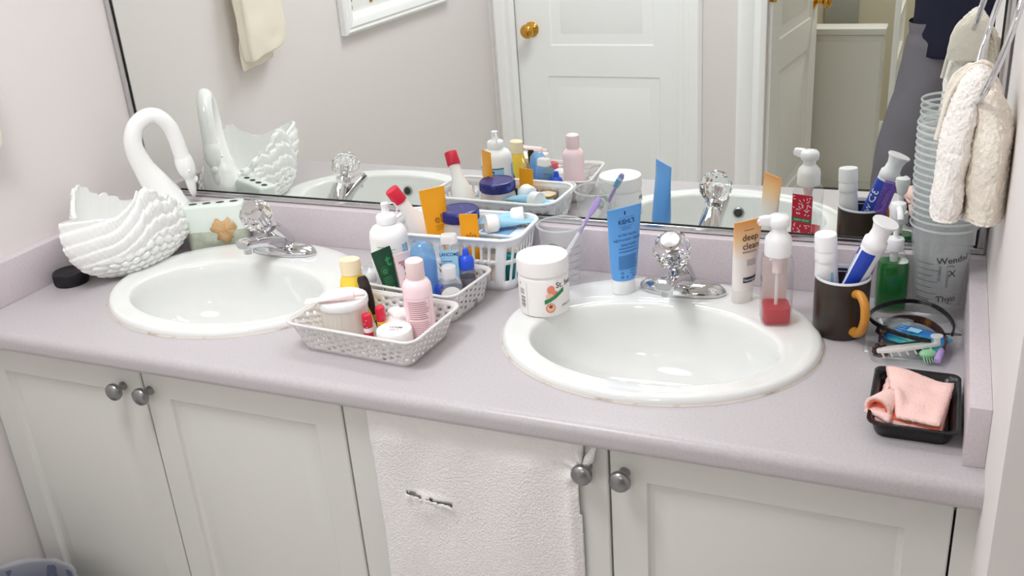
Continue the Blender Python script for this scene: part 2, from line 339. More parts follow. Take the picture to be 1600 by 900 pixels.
# ------------------------------------------------------------------ wall mirror
mi = thing('wall_mirror', 'large wall mirror in a slim polished metal frame above the vanity', 'mirror', (L / 2, 0, HB))
x0, x1, z1 = -L / 2 + .003, L / 2 - .004, .92
new('mirror_glass', bx(x0 + .008, x1 - .008, 0, .006, .008, z1 - .008), 'mirror', mi, 0)
def fr(a, b, c, d):  # bar box plus gasket strip
    new('frame_bar', bx(a, b, -.007, .011, c, d, bev=.0015), 'alu', mi)
fr(x0, x1, .0008, .0115); fr(x0, x1, z1 - .0115, z1); fr(x0, x0 + .0115, .0115, z1 - .0115); fr(x1 - .0115, x1, .0115, z1 - .0115)
bm = bmesh.new(); box(bm, x0 + .0115, x1 - .0115, -.0012, .0005, .0115, .0135); box(bm, x0 + .0115, x0 + .0145, -.0012, .0005, .0135, z1 - .0115); box(bm, x1 - .0145, x1 - .0115, -.0012, .0005, .0135, z1 - .0115); box(bm, x0, x1, -.005, .010, -.0006, .0008)
new('gasket', bm, 'black', mi, 0)

# ------------------------------------------------------------------ vanity cabinet
XS = [.012, .421, .8443, 1.2997, 1.7641]; YF = -.540
cab = thing('vanity_cabinet', 'long cream vanity cabinet with four raised panel doors under the lilac countertop', 'cabinet', (0, 0, FZ))
bm = bmesh.new()
zt = H - .040
for xx in (.0, .8443 - .009, L - .02): box(bm, xx, xx + .018, -.520, .0, .09, zt)
box(bm, 0, L, -.02, .0, .09, zt); box(bm, 0, L, -.52, 0, .09, .108); box(bm, 0, L, -.46, -.44, 0, .09); box(bm, 0, L, -.521, -.503, zt - .03, zt); box(bm, 1.7655, L, -.538, -.503, .09, zt)
new('carcass', bm, 'cab', cab, 0)
KN = [(.374, 0), (.436, 1), (1.266, 2), (1.324, 3)]
for i in range(4):
    a, b = XS[i] + .0018, XS[i + 1] - .0018; z0, zz1 = .10, H - .043; pz = zz1 - .055
    rings = []
    W = [(0, -.018), (0, -.002), (.002, 0)]
    R4 = lambda ins, d: [(a + ins, YF - d, z0 + ins), (b - ins, YF - d, z0 + ins), (b - ins, YF - d, zz1 - ins), (a + ins, YF - d, zz1 - ins)]
    for ins, d in ((0, -.018), (0, -.002), (.002, 0), (.055, 0), (.0585, -.0060), (.064, -.0085), (.070, -.0080), (.092, -.0018), (.095, -.0012)): rings.append(R4(ins, d))
    dr = new('door', loft(rings), 'cab', cab, 18)
    kx = KN[i][0]; kz = H - .086
    p = [(.0085, 0), (.0085, .003), (.0062, .006), (.0058, .013), (.009, .016), (.0155, .020), (.0168, .025), (.0155, .030), (.010, .0335), (.0001, .035)]
    new('knob', move(lathe(p, 28), Matrix.Translation((kx, YF, kz)) @ Matrix.Rotation(RAD(90), 4, 'X')), 'nickel', dr, 50)

# ------------------------------------------------------------------ countertop with splashes, sinks
SK = [(.4433, -.265), (1.2997, -.265)]; SA, SB = .2654, .2256
ct = thing('countertop', 'lilac laminate countertop with rolled front edge, two round sink cutouts and low splashes', 'countertop', (0, 0, 0))
bm = bmesh.new(); TS = .0263
yb, yfr = .012, -.553
outer = [bm.verts.new(p) for p in ((0, yb, 0), (0, yfr, 0), (L, yfr, 0), (L, yb, 0))]; es = [bm.edges.new((outer[i], outer[(i + 1) % 4])) for i in range(4)]
for cx, cy in SK:
    vs = [bm.verts.new((cx + (SA - .015) * cos(2 * pi * i / 72), cy + (SB - .015) * sin(2 * pi * i / 72), 0)) for i in range(72)]
    es += [bm.edges.new((vs[i], vs[(i + 1) % 72])) for i in range(72)]
bmesh.ops.triangle_fill(bm, use_beauty=True, edges=es)
bad = [f for f in bm.faces if any(((f.calc_center_median().x - cx) / (SA - .015)) ** 2 + ((f.calc_center_median().y - cy) / (SB - .015)) ** 2 < .9 for cx, cy in SK)]
bmesh.ops.delete(bm, geom=bad, context='FACES')
prof = [(yfr, 0)]; rr = .016
for k in range(1, 9): a = pi / 2 * k / 8; prof.append((yfr - rr * sin(a), -rr + rr * cos(a)))
for k in range(0, 9): a = pi / 2 * k / 8; prof.append((yfr - .004 - .012 * cos(a), -.026 - .012 * sin(a)))
prof += [(yfr + .02, -.038)]
loft([[(xx, y, z) for y, z in prof] for xx in (0, L)], False, False, bm, closed=False)
new('worktop', bm, 'counter', ct, 50)
new('backsplash', bx(.0, L, -TS, yb, 0, HB - .0008, bev=.002), 'splash', ct, 40)
new('side_splash', bx(0, TS, -.524, -TS, 0, HB - .0008, bev=.002), 'splash', ct, 40)
new('side_splash', bx(L - TS, L, -.523, -TS, 0, HB - .0008, bev=.002), 'splash', ct, 40)
def sink(cx, cy, label):
    s = thing('sink', label, 'sink', (cx, cy, 0), group=None)
    ia, ib, icy = .204, .140, -.040
    def el(t, z, n=72):   # t 0 outer .. 1 lip of the bowl
        a = SA + (ia - SA) * t; b = SB + (ib - SB) * t; return circ(a, b, z, n, 0, icy * t)
    rings = [el(.04, -.004), el(0, .001), el(0, .005), el(.05, .0105), el(.14, .0135), el(.30, .0125), el(.6, .0115), el(.86, .012), el(.95, .0105), el(1.0, .006)]
    for k in range(1, 13):
        q = k / 12; sc = (1 - q ** 2.6 * .86) * (1 - .03 * q); rings.append(circ(ia * sc, ib * sc, .004 - .135 * (1 - (1 - q) ** 1.8) - .003 * q, 72, 0, icy))
    new('basin', loft(rings, False, True), 'ceramic', s, 60)
    zb = rings[-1][0][2]
    new('drain', move(lathe([(.022, .0), (.022, .003), (.017, .004), (.015, .001), (.0001, .001)], 28), Matrix.Translation((0, icy, zb))), 'chrome', s)
    # overflow opening in the front wall of the bowl
    q = .14; sc = 1 - q ** 2.6 * .86
    yy = icy - ib * .975; zz = -.030
    o = new('overflow_ring', move(lathe([(.0125, 0), (.0125, .003), (.0095, .004), (.0085, .002)], 24, cap1=False), Matrix.Translation((0, yy - .001, zz)) @ Matrix.Rotation(RAD(-78), 4, 'X')), 'nickel', s)
    new('overflow_hole', move(lathe([(.0088, 0), (.0088, .0022)], 20), Matrix.Translation((0, yy - .001, zz)) @ Matrix.Rotation(RAD(-78), 4, 'X')), 'dark', o)
    bm = bmesh.new(); r = []
    n = 96
    for i in range(n):
        a = 2 * pi * i / n; wob = .0008 * noise.noise(Vector((cos(a) * 6, sin(a) * 6, cx)))
        r.append([((SA + .0005 + d + wob) * cos(a), (SB + .0005 + d + wob) * sin(a), z) for d, z in ((-.002, .0032), (.0012, .0012), (.0028, .0003), (-.002, .0003))])
    loft(r + [r[0]], False, False, bm); new('caulk_bead', bm, 'caulk', s)
    return s
sink(*SK[0], 'white oval sink at the left, next to the swan planter'); sink(*SK[1], 'white oval sink at the right, in front of the blue tube')
def faucet(cx, label, kr=8):
    f = thing('faucet', label, 'faucet', (cx, -.103, .0125))
    # base plate: stretched oval, raised in the middle
    bm = loft([circ(.078, .030, 0, 40), circ(.079, .031, .004, 40), circ(.077, .029, .009, 40), circ(.068, .024, .017, 40), circ(.05, .018, .022, 40), circ(.02, .01, .024, 40)])
    new('base_plate', bm, 'chrome', f, 35)
    # body leaning forward, then the knob stem
    ax = Vector((0, -.052, .062)).normalized()
    path = [Vector((0, .006, .004)), Vector((0, .002, .022)), Vector((0, -.010, .042)), Vector((0, -.022, .056)), Vector((0, -.034, .070))]
    new('body', sweep(path, [.026, .0245, .0215, .019, .016], 28), 'chrome', f, 60)
    # spout: broad flat arm to the front, block tip
    r = []
    for y, wd, zb, ztp in ((.004, .040, .006, .040), (-.030, .038, .016, .050), (-.065, .036, .036, .060), (-.095, .036, .047, .068), (-.118, .036, .052, .073), (-.127, .034, .053, .0735), (-.130, .028, .056, .070)):
        r.append([(x, y, z) for x, _, z in []] or [(p[0], y, (zb + ztp) / 2 + p[1]) for p in [(a, b) for a, b, _ in rrect(wd, ztp - zb, .008, 0, 4)]])
    sp = new('spout', loft(r), 'chrome', f, 35)
    new('aerator', move(lathe([(.0105, 0), (.0105, .014), (.012, .018)], 24), Matrix.Translation((0, -.112, .041))), 'chrome', sp)
    # faceted clear knob with a round cap
    kc = Vector((0, -.070, .106)) ; rot = Vector((0, 0, 1)).rotation_difference(Vector((0, -.55, .84))).to_matrix().to_4x4()
    n = 24; rings = []
    for z, rad, fl in ((-.029, .013, 0), (-.025, .021, .05), (-.014, .030, .10), (0, .0335, .12), (.011, .032, .12), (.020, .027, .07), (.0255, .0195, 0), (.0265, .0170, 0)):
        rings.append([(rad * (1 - fl * (i % 3 == 0)) * cos(2 * pi * i / n), rad * (1 - fl * (i % 3 == 0)) * sin(2 * pi * i / n), z) for i in range(n)])
    k = new('crystal_knob', move(loft(rings), Matrix.Translation(kc) @ rot), 'crystal', f, 0)
    new('knob_core', move(lathe([(.0075, -.034), (.0075, -.004), (.0085, -.002), (.0085, .0)], 16), Matrix.Translation(kc) @ rot), 'chrome', k)
    new('knob_cap', move(lathe([(.0165, .0255), (.0172, .0282), (.0155, .0302), (.0001, .0314)], 28), Matrix.Translation(kc) @ rot), 'alu', k)
    new('cap_seat', move(lathe([(.0180, .0250), (.0180, .0264)], 28), Matrix.Translation(kc) @ rot), 'cartontan', k)
    new('stem_collar', move(lathe([(.0175, -.036), (.0175, -.029), (.014, -.0275)], 24), Matrix.Translation(kc) @ rot), 'chrome', f)
    return f
faucet(SK[0][0], 'chrome faucet with clear knob on the left sink'); faucet(1.3025, 'chrome faucet with clear knob on the right sink')

# ------------------------------------------------------------------ swan planter
sw = thing('swan_planter', 'white glazed ceramic swan planter with curved neck on the left end of the counter', 'planter', (.137, -.215, 0), 95)
NP, NT = 220, 72
def lerp(tab, t):
    for (t0, z0), (t1, z1) in zip(tab, tab[1:]):
        if t <= t1: q = (t - t0) / (t1 - t0); q = q * q * (3 - 2 * q); return z0 + (z1 - z0) * q
    return tab[-1][1]
ZT = [(0, .100), (.22, .112), (.42, .150), (.56, .184), (.60, .186), (.68, .158), (.80, .136), (.90, .142), (1, .157)]
def rim(ph):   # ph 0 = breast, pi = tail; returns (rim height, rim u, rim v)
    t = abs(math.remainder(ph, 2 * pi)) / pi; c, s_ = cos(ph), sin(ph)
    z = lerp(ZT, t)
    if t > .62: z += .005 * abs(sin(t * pi * 7))
    elif t > .25: z -= .009 * ((t * 16) % 1)
    u = (.128 if c > 0 else .112) * c - .070 * math.exp(-((t - 1) / .085) ** 2); v = (.088 - .002 * max(0, c)) * s_
    return z, u, v
def body_pt(ph, t, inner=False):
    z1, u1, v1 = rim(ph); c, s_ = cos(ph), sin(ph)
    bu, bv = .072 * c + .004, .048 * s_
    k = sin(t * pi / 2) ** .9; bul = sin(min(t * 1.05, 1) * pi) * (.018 if c < 0 else .018 + .010 * c)
    u = bu + (u1 - bu) * k + c * bul; v = bv + (v1 - bv) * k + s_ * bul * .9
    z = z1 * (t ** 1.2)
    if not inner:
        a = abs(math.remainder(ph, 2 * pi)) / pi
        rowf = t * 10; row = int(rowf); cell = ((ph * 15 / pi) + .5 * (row % 2)) % 1 - .5; q = (rowf % 1) - .45
        sc = max(0, 1 - (cell * 2.0) ** 2 - (q * 1.8) ** 2)
        wf = t * 6.5 + a * 4.2; q2 = wf % 1; lw = (q2 ** .55) * (1 - q2 ** 7)
        mixw = min(1, max(0, (a - .26) / .14)) * min(1, max(0, (t - .52 + .15 * a) / .12))
        f = (.0085 * sqrt(sc)) * (1 - mixw) + (.0062 * lw + .0016 * sin(ph * 84 + t * 40)) * mixw
        f *= min(1, t / .08) * min(1, (1.02 - t) / .05)
        u += c * f; v += s_ * f; z += .2 * f
    else:
        u -= c * .006; v -= s_ * .006; z = max(z, .008) if t > .05 else .008
    return (u, v, z)
rings = [[body_pt(2 * pi * i / NP, t / NT) for i in range(NP)] for t in range(NT + 1)]
rings += [[body_pt(2 * pi * i / NP, t / 14, True) for i in range(NP)] for t in range(14, -1, -2)]
new('body', loft(rings), 'swan', sw, 75)
inv = Matrix.Translation((.137, -.215, 0)) @ Matrix.Rotation(RAD(95), 4, 'Z'); inv.invert()
npth = [(.150, -.098, .045), (.147, -.094, .075), (.141, -.097, .105), (.133, -.106, .145), (.122, -.121, .190), (.117, -.130, .236), (.122, -.122, .273), (.136, -.100, .293), (.150, -.078, .290), (.161, -.061, .265), (.1655, -.054, .235), (.1675, -.051, .208), (.169, -.049, .190)]
npth = [tuple(inv @ Vector(p)) for p in npth]
nr = [.048, .048, .041, .0310, .0230, .0195, .0182, .0178, .0175, .0172, .0168, .0168, .0175]
sp_ = spline(npth, 5); rr_ = [nr[min(i // 5, 12)] + (nr[min(i // 5 + 1, 12)] - nr[min(i // 5, 12)]) * (i % 5) / 5 for i in range(len(sp_))]
bm = sweep(sp_, rr_, 24)
ctr = inv @ Vector((.145, -.10, 0))
for v in bm.verts:
    if v.co.z < .17:
        q = .006 * max(0, noise.noise(v.co * 75)) * min(1, (.17 - v.co.z) / .05); v.co += Vector((v.co.x - ctr.x, v.co.y - ctr.y, 0)).normalized() * q
new('neck', bm, 'swan', sw, 70)
hp = [(.1688, -.0492, .196), (.170, -.048, .180), (.1712, -.046, .164), (.1725, -.0445, .150), (.173, -.044, .138), (.1735, -.0435, .122), (.174, -.043, .107), (.174, -.043, .098)]
hp = [tuple(inv @ Vector(p)) for p in hp]
hd = new('head', sweep(spline(hp, 3), [.0170, .0185, .0198, .0205, .0208, .0205, .0200, .0192, .0180, .0162, .0140, .0120, .0114, .0110, .0104, .0098, .0090, .0080, .0068, .0052, .0036, .0016][:22], 20, flat=.95), 'swan', sw, 70)
hx = (Vector(hp[3]) - Vector(hp[2])).normalized(); side = (inv.to_3x3() @ Vector((.83, -.55, 0))).normalized()
for sgn in (-1, 1): new('eye', blob(.0034, 2, c=tuple(Vector(hp[2]) + side * sgn * .0192)), 'swan', hd)
kp = Vector(hp[4]); fwd = (inv.to_3x3() @ Vector((.55, .83, 0))).normalized()
new('beak_knob', blob(.008, 3, (1, 1, 1.2), c=tuple(kp + fwd * .010)), 'swan', hd)

# black lid and soap beside the swan
t = thing('jar_lid', 'round black plastic jar lid lying on the counter left of the swan', 'lid', (.068, -.332, 0), 0)
new('lid_body', lathe([(.030, 0), (.0335, .001), (.034, .003), (.034, .024), (.033, .0265), (.030, .027), (.028, .0255), (.0001, .0255)], 48), 'blklid', t)
bm = bmesh.new()
for i in range(48):
    a = 2 * pi * i / 48; box(bm, .0338 * cos(a) - .0006, .0338 * cos(a) + .0006, .0338 * sin(a) - .0006, .0338 * sin(a) + .0006, .004, .023)
new('grip_ribs', bm, 'blklid', t, 0)
sb_ = thing('soap_bar', 'small tan soap bar between black lid and left splash, behind the lid', 'soap', (.058, -.2725, 0), 20)
new('bar', bx(-.022, .022, -.014, .014, 0, .024, bev=.006), 'soaptan', sb_, 60)

# toothbrush holder
th_ = thing('toothbrush_holder', 'pale green ceramic toothbrush holder with four oval slots behind the left faucet', 'toothbrush holder', (.254, -.077, 0), 27)
n_ = 6
bm = loft([rrect(.128, .040, .010, .0, n_), rrect(.132, .044, .012, .004, n_), rrect(.132, .044, .012, .042, n_)], True, True); new('marbled_base', bm, 'marble', th_, 50)
bm = loft([rrect(.132, .044, .012, .0422, n_), rrect(.132, .044, .012, .096, n_), rrect(.129, .041, .011, .0995, n_), rrect(.122, .034, .008, .101, n_)]); new('body', bm, 'celadon', th_, 50)
for k in range(4):
    x = -.044 + .0295 * k
    new('slot', loft([circ(.0095, .0062, .1008, 20, x), circ(.0095, .0062, .1013, 20, x)]), 'dark', th_, 0)
bm = bmesh.new(); N = 40; c0 = bm.verts.new((.018, -.0255, .045)); vs = []
for i in range(N):
    a = 2 * pi * i / N; r = .025 + .0045 * abs(sin(a * 3.5 + .4)) + .0015 * sin(a * 13); vs.append(bm.verts.new((.018 + r * cos(a) * 1.0, -.0235 - .003 * sin(a * 3), .045 + r * sin(a))))
for i in range(N): bm.faces.new((c0, vs[i], vs[(i + 1) % N]))
lf = new('leaf_ornament', bm, 'leaf', th_, 60, 'tan dried leaf ornament', mods=(('SOLIDIFY', dict(thickness=.0012)),))
bm = bmesh.new()
for a in (.3, 1.3, 2.3, 3.3, 4.4, 5.4): sweep([(.018, -.0262, .045), (.018 + .02 * cos(a), -.0252, .045 + .02 * sin(a))], [.0009, .0003], 6, bm=bm)
new('leaf_vein', bm, 'leaf', lf, 0)

# ------------------------------------------------------------------ baskets
def perim(w, d, r, n): # n evenly spaced points round a rounded rectangle
    P = rrect(w, d, r, 0, 10); P.append(P[0]); D = [0]
    for a, b in zip(P, P[1:]): D.append(D[-1] + math.hypot(b[0] - a[0], b[1] - a[1]))
    out = []; k = 0
    for i in range(n):
        s = D[-1] * i / n
        while D[k + 1] < s: k += 1
        q = (s - D[k]) / (D[k + 1] - D[k]); out.append((P[k][0] + (P[k + 1][0] - P[k][0]) * q, P[k][1] + (P[k + 1][1] - P[k][1]) * q))
    return out
def basket(name, label, loc, rz, top, bot, h, r, ma, hole, cols, rows, th=.0018, group=None, rimw=.006):
    b = thing(name, label, 'basket', loc, rz, group)
    pt, pb = perim(top[0], top[1], r, cols), perim(bot[0], bot[1], r * .8, cols)
    bm = bmesh.new(); G = []
    for k in range(rows + 1):
        t = k / rows; G.append([bm.verts.new((pb[i][0] + (pt[i][0] - pb[i][0]) * t, pb[i][1] + (pt[i][1] - pb[i][1]) * t, .002 + (h - .002) * t)) for i in range(cols)])
    for k in range(rows):
        for i in range(cols):
            if hole(i, k): continue
            j = (i + 1) % cols; bm.faces.new((G[k][i], G[k][j], G[k + 1][j], G[k + 1][i]))
    new('wall', bm, ma, b, 60, mods=(('SOLIDIFY', dict(thickness=th, offset=-1)),))
    new('bottom', loft([[(x * .995, y * .995, z) for x, y in pb] for z in (.001, .003)]), ma, b, 60)
    # rolled rim
    m_ = 8; P = perim(top[0] + .004, top[1] + .004, r + .002, cols); bm = bmesh.new(); R_ = []
    for i in range(cols):
        p0, p1, p2 = P[i - 1], P[i], P[(i + 1) % cols]; d = Vector((p2[0] - p0[0], p2[1] - p0[1])).normalized(); nn = Vector((d.y, -d.x))
        R_.append([(p1[0] + nn.x * rimw * .5 * cos(2 * pi * q / m_) * 1.1, p1[1] + nn.y * rimw * .5 * cos(2 * pi * q / m_) * 1.1, h + rimw * .42 * sin(2 * pi * q / m_)) for q in range(m_)])
    loft(R_ + [R_[0]], False, False, bm); bmesh.ops.remove_doubles(bm, verts=bm.verts, dist=1e-6); new('rim', bm, ma, b, 60)
    return b
def chk(i, k, r0=1, r1=99, off=0):   # staggered small square holes
    if not r0 <= k <= r1 or i % 2 == 0: return False
    return (k % 2 == 1) if (i // 2) % 2 == 0 else (k % 2 == 0)
CA, CB, CC = (.867, -.103, 0), (.855, -.243, 0), (.845, -.411, 0)
basket('storage_basket', 'tall white plastic basket with slot holes against the backsplash', CA, 2, (.280, .144), (.245, .116), .108, .034, 'basketw', lambda i, k: i % 3 != 0 and (2 <= k <= 5 or 7 <= k <= 9) and k != 6 and (i // 3) % 8 != 0, 144, 12, group='plastic baskets on the counter', rimw=.008)
basket('storage_basket', 'middle grey-white perforated basket holding the large white squeeze bottle', CB, -7, (.214, .140), (.190, .118), .058, .020, 'basket', lambda i, k: chk(i, k, 2, 8), 84, 10, group='plastic baskets on the counter')
basket('storage_basket', 'front low grey-white perforated basket holding the cotton swab tub', CC, -4, (.252, .158), (.212, .124), .056, .018, 'basket', lambda i, k: chk(i, k, 1, 8), 96, 10, group='plastic baskets on the counter')

# ------------------------------------------------------------------ contents of the front basket
def on(c, rz, x, y, z=.0035):   # point inside a basket
    a = RAD(rz); return (c[0] + x * cos(a) - y * sin(a), c[1] + x * sin(a) + y * cos(a), c[2] + z)
ZB = .0035
t = thing('cotton_swab_tub', 'round clear tub of cotton swabs with white lid at left of front basket', 'tub', (.802, -.430, ZB), 20)
new('tub', lathe([(.036, 0), (.0385, .002), (.0405, .070), (.0405, .076)], 40, cap1=False), 'frostjar', t)
new('lid', lathe([(.0415, .074), (.0425, .076), (.0425, .083), (.041, .0865), (.038, .0875), (.037, .0862), (.0001, .0862)], 44), 'white', t)
bm = bmesh.new()
for i in range(90):
    rr_ = .0345 * sqrt((i + .5) / 90); a = i * 2.39996; x, y = rr_ * cos(a), rr_ * sin(a)
    sweep([(x, y, .003), (x * 1.03, y * 1.03, .066)], .0013, 5, bm=bm)
    if i > 50: merge(bm, blob(.0024, 1, (1, 1, 1.8), c=(x * 1.03, y * 1.03, .067)))
o = new('cotton_swabs', bm, 'swab', t); o['kind'] = 'stuff'

def small_tube(name, label, loc, rot, ln, w, ma, cap, cap_ma, cap_len=.012, group=None, prints=(), r=.008, cap_r=None):
    t = thing(name, label, 'tube', loc, rot=rot, group=group)
    bm, f = squeeze(r, r, w, cap_len, ln); new('tube_body', bm, ma, t, 50)
    cr = cap_r or r * .8
    new('cap', lathe([(cr, 0), (cr * 1.04, .001), (cr, cap_len + .001)], 24), cap_ma, t)
    for nm, shp, inkm in prints: decal(nm, shp, f, inkm, t)
    return t
# pale pink tube lying across the swab tub lid: foot (nozzle) at the right
A = Vector((.846, -.428, .0995)); Bv = Vector((.757, -.473, .0955)); d = (Bv - A).normalized(); zax = d; xax = Vector((0, 0, 1)).cross(d).normalized() ; yax = zax.cross(xax)
rot = Matrix((xax, yax, zax)).transposed().to_euler()
s_ = [stroke2([(-.005 + .010 * random.random(), .034 + .006 * i), (-.005 + .010 * random.random(), .037 + .006 * i)], .0012) for i in range(8)]
small_tube('cream_tube', 'pale pink tube lying across the white lid of the swab tub', A, rot, .100, .022, 'pinkcap', 1, 'pinkcap', .018, r=.0062, cap_r=.0035,
    prints=(('print', lines2(-.004, .005, .034, .074, 9, .0014, .6) + s_, 'inkpink'), ))
t = thing('shampoo_bottle', 'yellow bottle with pale cap behind the swab tub in the front basket', 'bottle', on(CC, -4, -.058, .032), 25)
pr = [(.020, 0), (.0245, .002), (.026, .02), (.0265, .045), (.0245, .075), (.021, .095), (.0175, .104)]
new('bottle_body', lathe(pr, 36, .72), 'yellow', t); new('cap', lathe([(.0165, .104), (.018, .105), (.0185, .124), (.0175, .132), (.014, .134), (.0001, .134)], 36, .75), 'cream', t)
decal('label_emblem', [ring2(0, .066, .004, .006), ell2(0, .066, .0025, .0025)], cyl(prof_r(pr), 0, .0006, sy=.72), 'inkbrown', t)
t = thing('makeup_brush', 'dark brown flat handled brush leaning behind the clear cotton jar', 'brush', on(CC, -4, -.014, .034), rot=(RAD(4), RAD(-10), RAD(20)))
bm = loft([rrect(.008, .005, .002, z, 3) for z in (0, .03)] + [rrect(w_, .007, .003, z, 3) for w_, z in ((.010, .045), (.017, .065), (.020, .088), (.019, .104), (.014, .110))])
new('handle', bm, 'brown', t, 50); new('ferrule', loft([rrect(.0095, .0065, .003, z, 3) for z in (.024, .036)]), 'goldrim', t)
def lipbalm(name, label, loc, rz, body, cap, h=.070, rot=None):
    t = thing(name, label, 'lip balm', loc, rz, 'red capped lip balms in the front basket', rot)
    new('stick_body', lathe([(.0078, 0), (.0080, .001), (.0080, h * .66)], 24), body, t)
    new('cap', lathe([(.0083, h * .64), (.0083, h * .95), (.0075, h * .985), (.006, h), (.0001, h)], 24), cap, t)
    return t
t = lipbalm('lip_balm', 'red capped white lip balm stick nearest the front edge of the front basket', on(CC, -4, .009, -.030), 0, 'white', 'red', .066)
decal('stars', [ell2(.0015 * ((-1) ** i), .045 + .006 * i, .0008, .0008) for i in range(3)], cyl(.0083, .2), 'inkwhite', t)
decal('band', [rect2(-.012, .018, .012, .034, 10)], cyl(.0080, .2), 'labelred', t)
t = lipbalm('lip_balm', 'red capped yellow lip balm stick behind the other lip balm', on(CC, -4, .022, -.008), 0, 'yellow', 'red', .072)
decal('print', lines2(-.004, .005, .012, .040, 5, .002, .5), cyl(.0080, .3), 'inkorange', t)
t = thing('cotton_jar', 'clear domed jar of white cotton in the front basket beside the pink bottle', 'jar', on(CC, -4, .038, .014), 0)
new('jar_wall', lathe([(.024, 0), (.0262, .003), (.0268, .05), (.0262, .053)], 36, cap1=False), 'clear', t)
new('dome_lid', lathe([(.0272, .050), (.0276, .052), (.0276, .060), (.0262, .068), (.021, .074), (.010, .077), (.0001, .0775)], 36, cap0=False), 'clear', t)
cw = blob(.0245, 4, (1, 1, .98), .22, 60, 3, (0, 0, .027)); o = new('cotton_wool', cw, 'cotton', t, 80); o['kind'] = 'stuff'
new('cotton_tuft', blob(.014, 3, (1.3, 1, .8), .35, 90, 8, (.004, 0, .052)), 'cotton', o, 80)
t = thing('face_cream_jar', 'small white lidded cream jar in the front right corner of front basket', 'jar', on(CC, -4, .060, -.028, .0035), 10)
new('jar_body', lathe([(.027, 0), (.0285, .002), (.0285, .026)], 36), 'frostjar', t)
new('lid', lathe([(.0295, .024), (.030, .026), (.030, .043), (.0288, .0455), (.0001, .0465)], 40), 'whitesoft', t)
decal('stamp', [text2('1230M', .0085, .002, .003, bold=.01), text2('EXP 8', .006, .002, -.006)], plane((0, 0, .0468), (1, 0, 0), (0, 1, 0)), 'inkgrey', t)
t = thing('lotion_bottle', 'pale pink lotion bottle with round cap at right of the front basket', 'bottle', on(CC, -4, .078, .026), 26)
pr = [(.022, 0), (.0245, .0015), (.0248, .006), (.0248, .098), (.0238, .106), (.020, .113), (.0145, .1165), (.0145, .119)]
new('bottle_body', lathe(pr, 40), 'pink', t); new('cap', lathe([(.0152, .119), (.0156, .120), (.0156, .144), (.0150, .148), (.012, .1505), (.0001, .151)], 32), 'pinkcap', t)
f = cyl(.0248, 0)
decal('back_label_frame', [rect2(-.021, .012, -.0206, .088, 1), rect2(.0206, .012, .021, .088, 1), rect2(-.021, .0876, .021, .088, 16), rect2(-.021, .012, .021, .0124, 16)], f, 'inkpink', t)
decal('back_label_text', lines2(-.018, .019, .052, .082, 9, .0016, .25, 14) + lines2(-.018, .019, .018, .046, 9, .0011, .15, 14), f, 'inkpink', t)
f = cyl(.0248, pi)
decal('emblem', [ring2(0, .034, .0058, .0072, 20, .9, 5.4), stroke2([(0, .027), (-.002, .033), (0, .038)], .0014), stroke2([(0, .027), (.003, .034)], .0014), text2('LUMINATE', .0058, 0, .020, bold=.01)] + lines2(-.012, .012, .012, .015, 2, .0006, .1, 8), f, 'ink', t)
for k, (x, y) in enumerate(((.045, -.046), (.062, -.049))):
    t = thing('nail_polish_lid', ['small purple screw lid on the basket floor, left of its twin', 'small purple screw lid on the basket floor, nearer the corner'][k], 'lid', on(CC, -4, x - .004, y + .002), 0, 'purple lids in the front basket')
    new('lid_top', lathe([(.006, 0), (.0064, .001), (.0064, .009), (.0055, .010), (.0001, .010)], 20), 'purple', t)

# ------------------------------------------------------------------ contents of the middle basket
ROT = lambda rx, ry, rz: (RAD(rx), RAD(ry), RAD(rz))
t = thing('squeeze_bottle', 'large white squeeze bottle with flip nozzle in the middle basket', 'bottle', on(CB, -7, -.060, -.012), 28)
pr = [(.031, 0), (.0345, .002), (.035, .006), (.035, .128), (.0335, .138), (.028, .146), (.0185, .151), (.0165, .153), (.0165, .156)]
new('bottle_body', lathe(pr, 44), 'white', t)
cp = new('cap', lathe([(.0185, .154), (.0185, .166), (.0165, .169), (.010, .171), (.0075, .174), (.0065, .184), (.0075, .186), (.0072, .1905), (.0001, .1915)], 28), 'white', t)
new('cap_strap', sweep(spline([(.007, .002, .187), (.015, .008, .186), (.021, .012, .176), (.0185, .010, .166)], 5), .0013, 6), 'white', cp)
f = cyl(.035, 0)
decal('directions_text', lines2(-.022, .014, .056, .118, 12, .0009, .45, 10), f, 'inkgrey', t)
decal('blue_back_edge', [rect2(.026, .02, .040, .118, 6)], f, 'labelblue', t)
decal('blue_corner', [([(.027, .116), (.040, .100), (.040, .118), (.027, .118)], [(0, 1, 2, 3)])], cyl(.0352, 0), 'deepblue', t)
f = cyl(.035, pi - .2)
decal('front_label', [rect2(-.040, .02, .036, .112, 30)], f, 'labelblue', t)
decal('label_band', [rect2(-.040, .112, .036, .1145, 30)], f, 'inkblue', t); f2 = cyl(.0353, pi - .2)
decal('brand_plate', [rect2(-.018, .096, .018, .108, 14)], f2, 'black', t)
decal('brand_lettering', [text2('KIRKLAND', .0068, 0, .102, bold=.02), text2('Signature', .005, 0, .091)], cyl(.0356, pi - .2), 'inkwhite', t)
decal('label_lettering', [text2('Saline', .014, .004, .070), text2('solution', .008, .004, .054)], f2, 'inkblue', t)
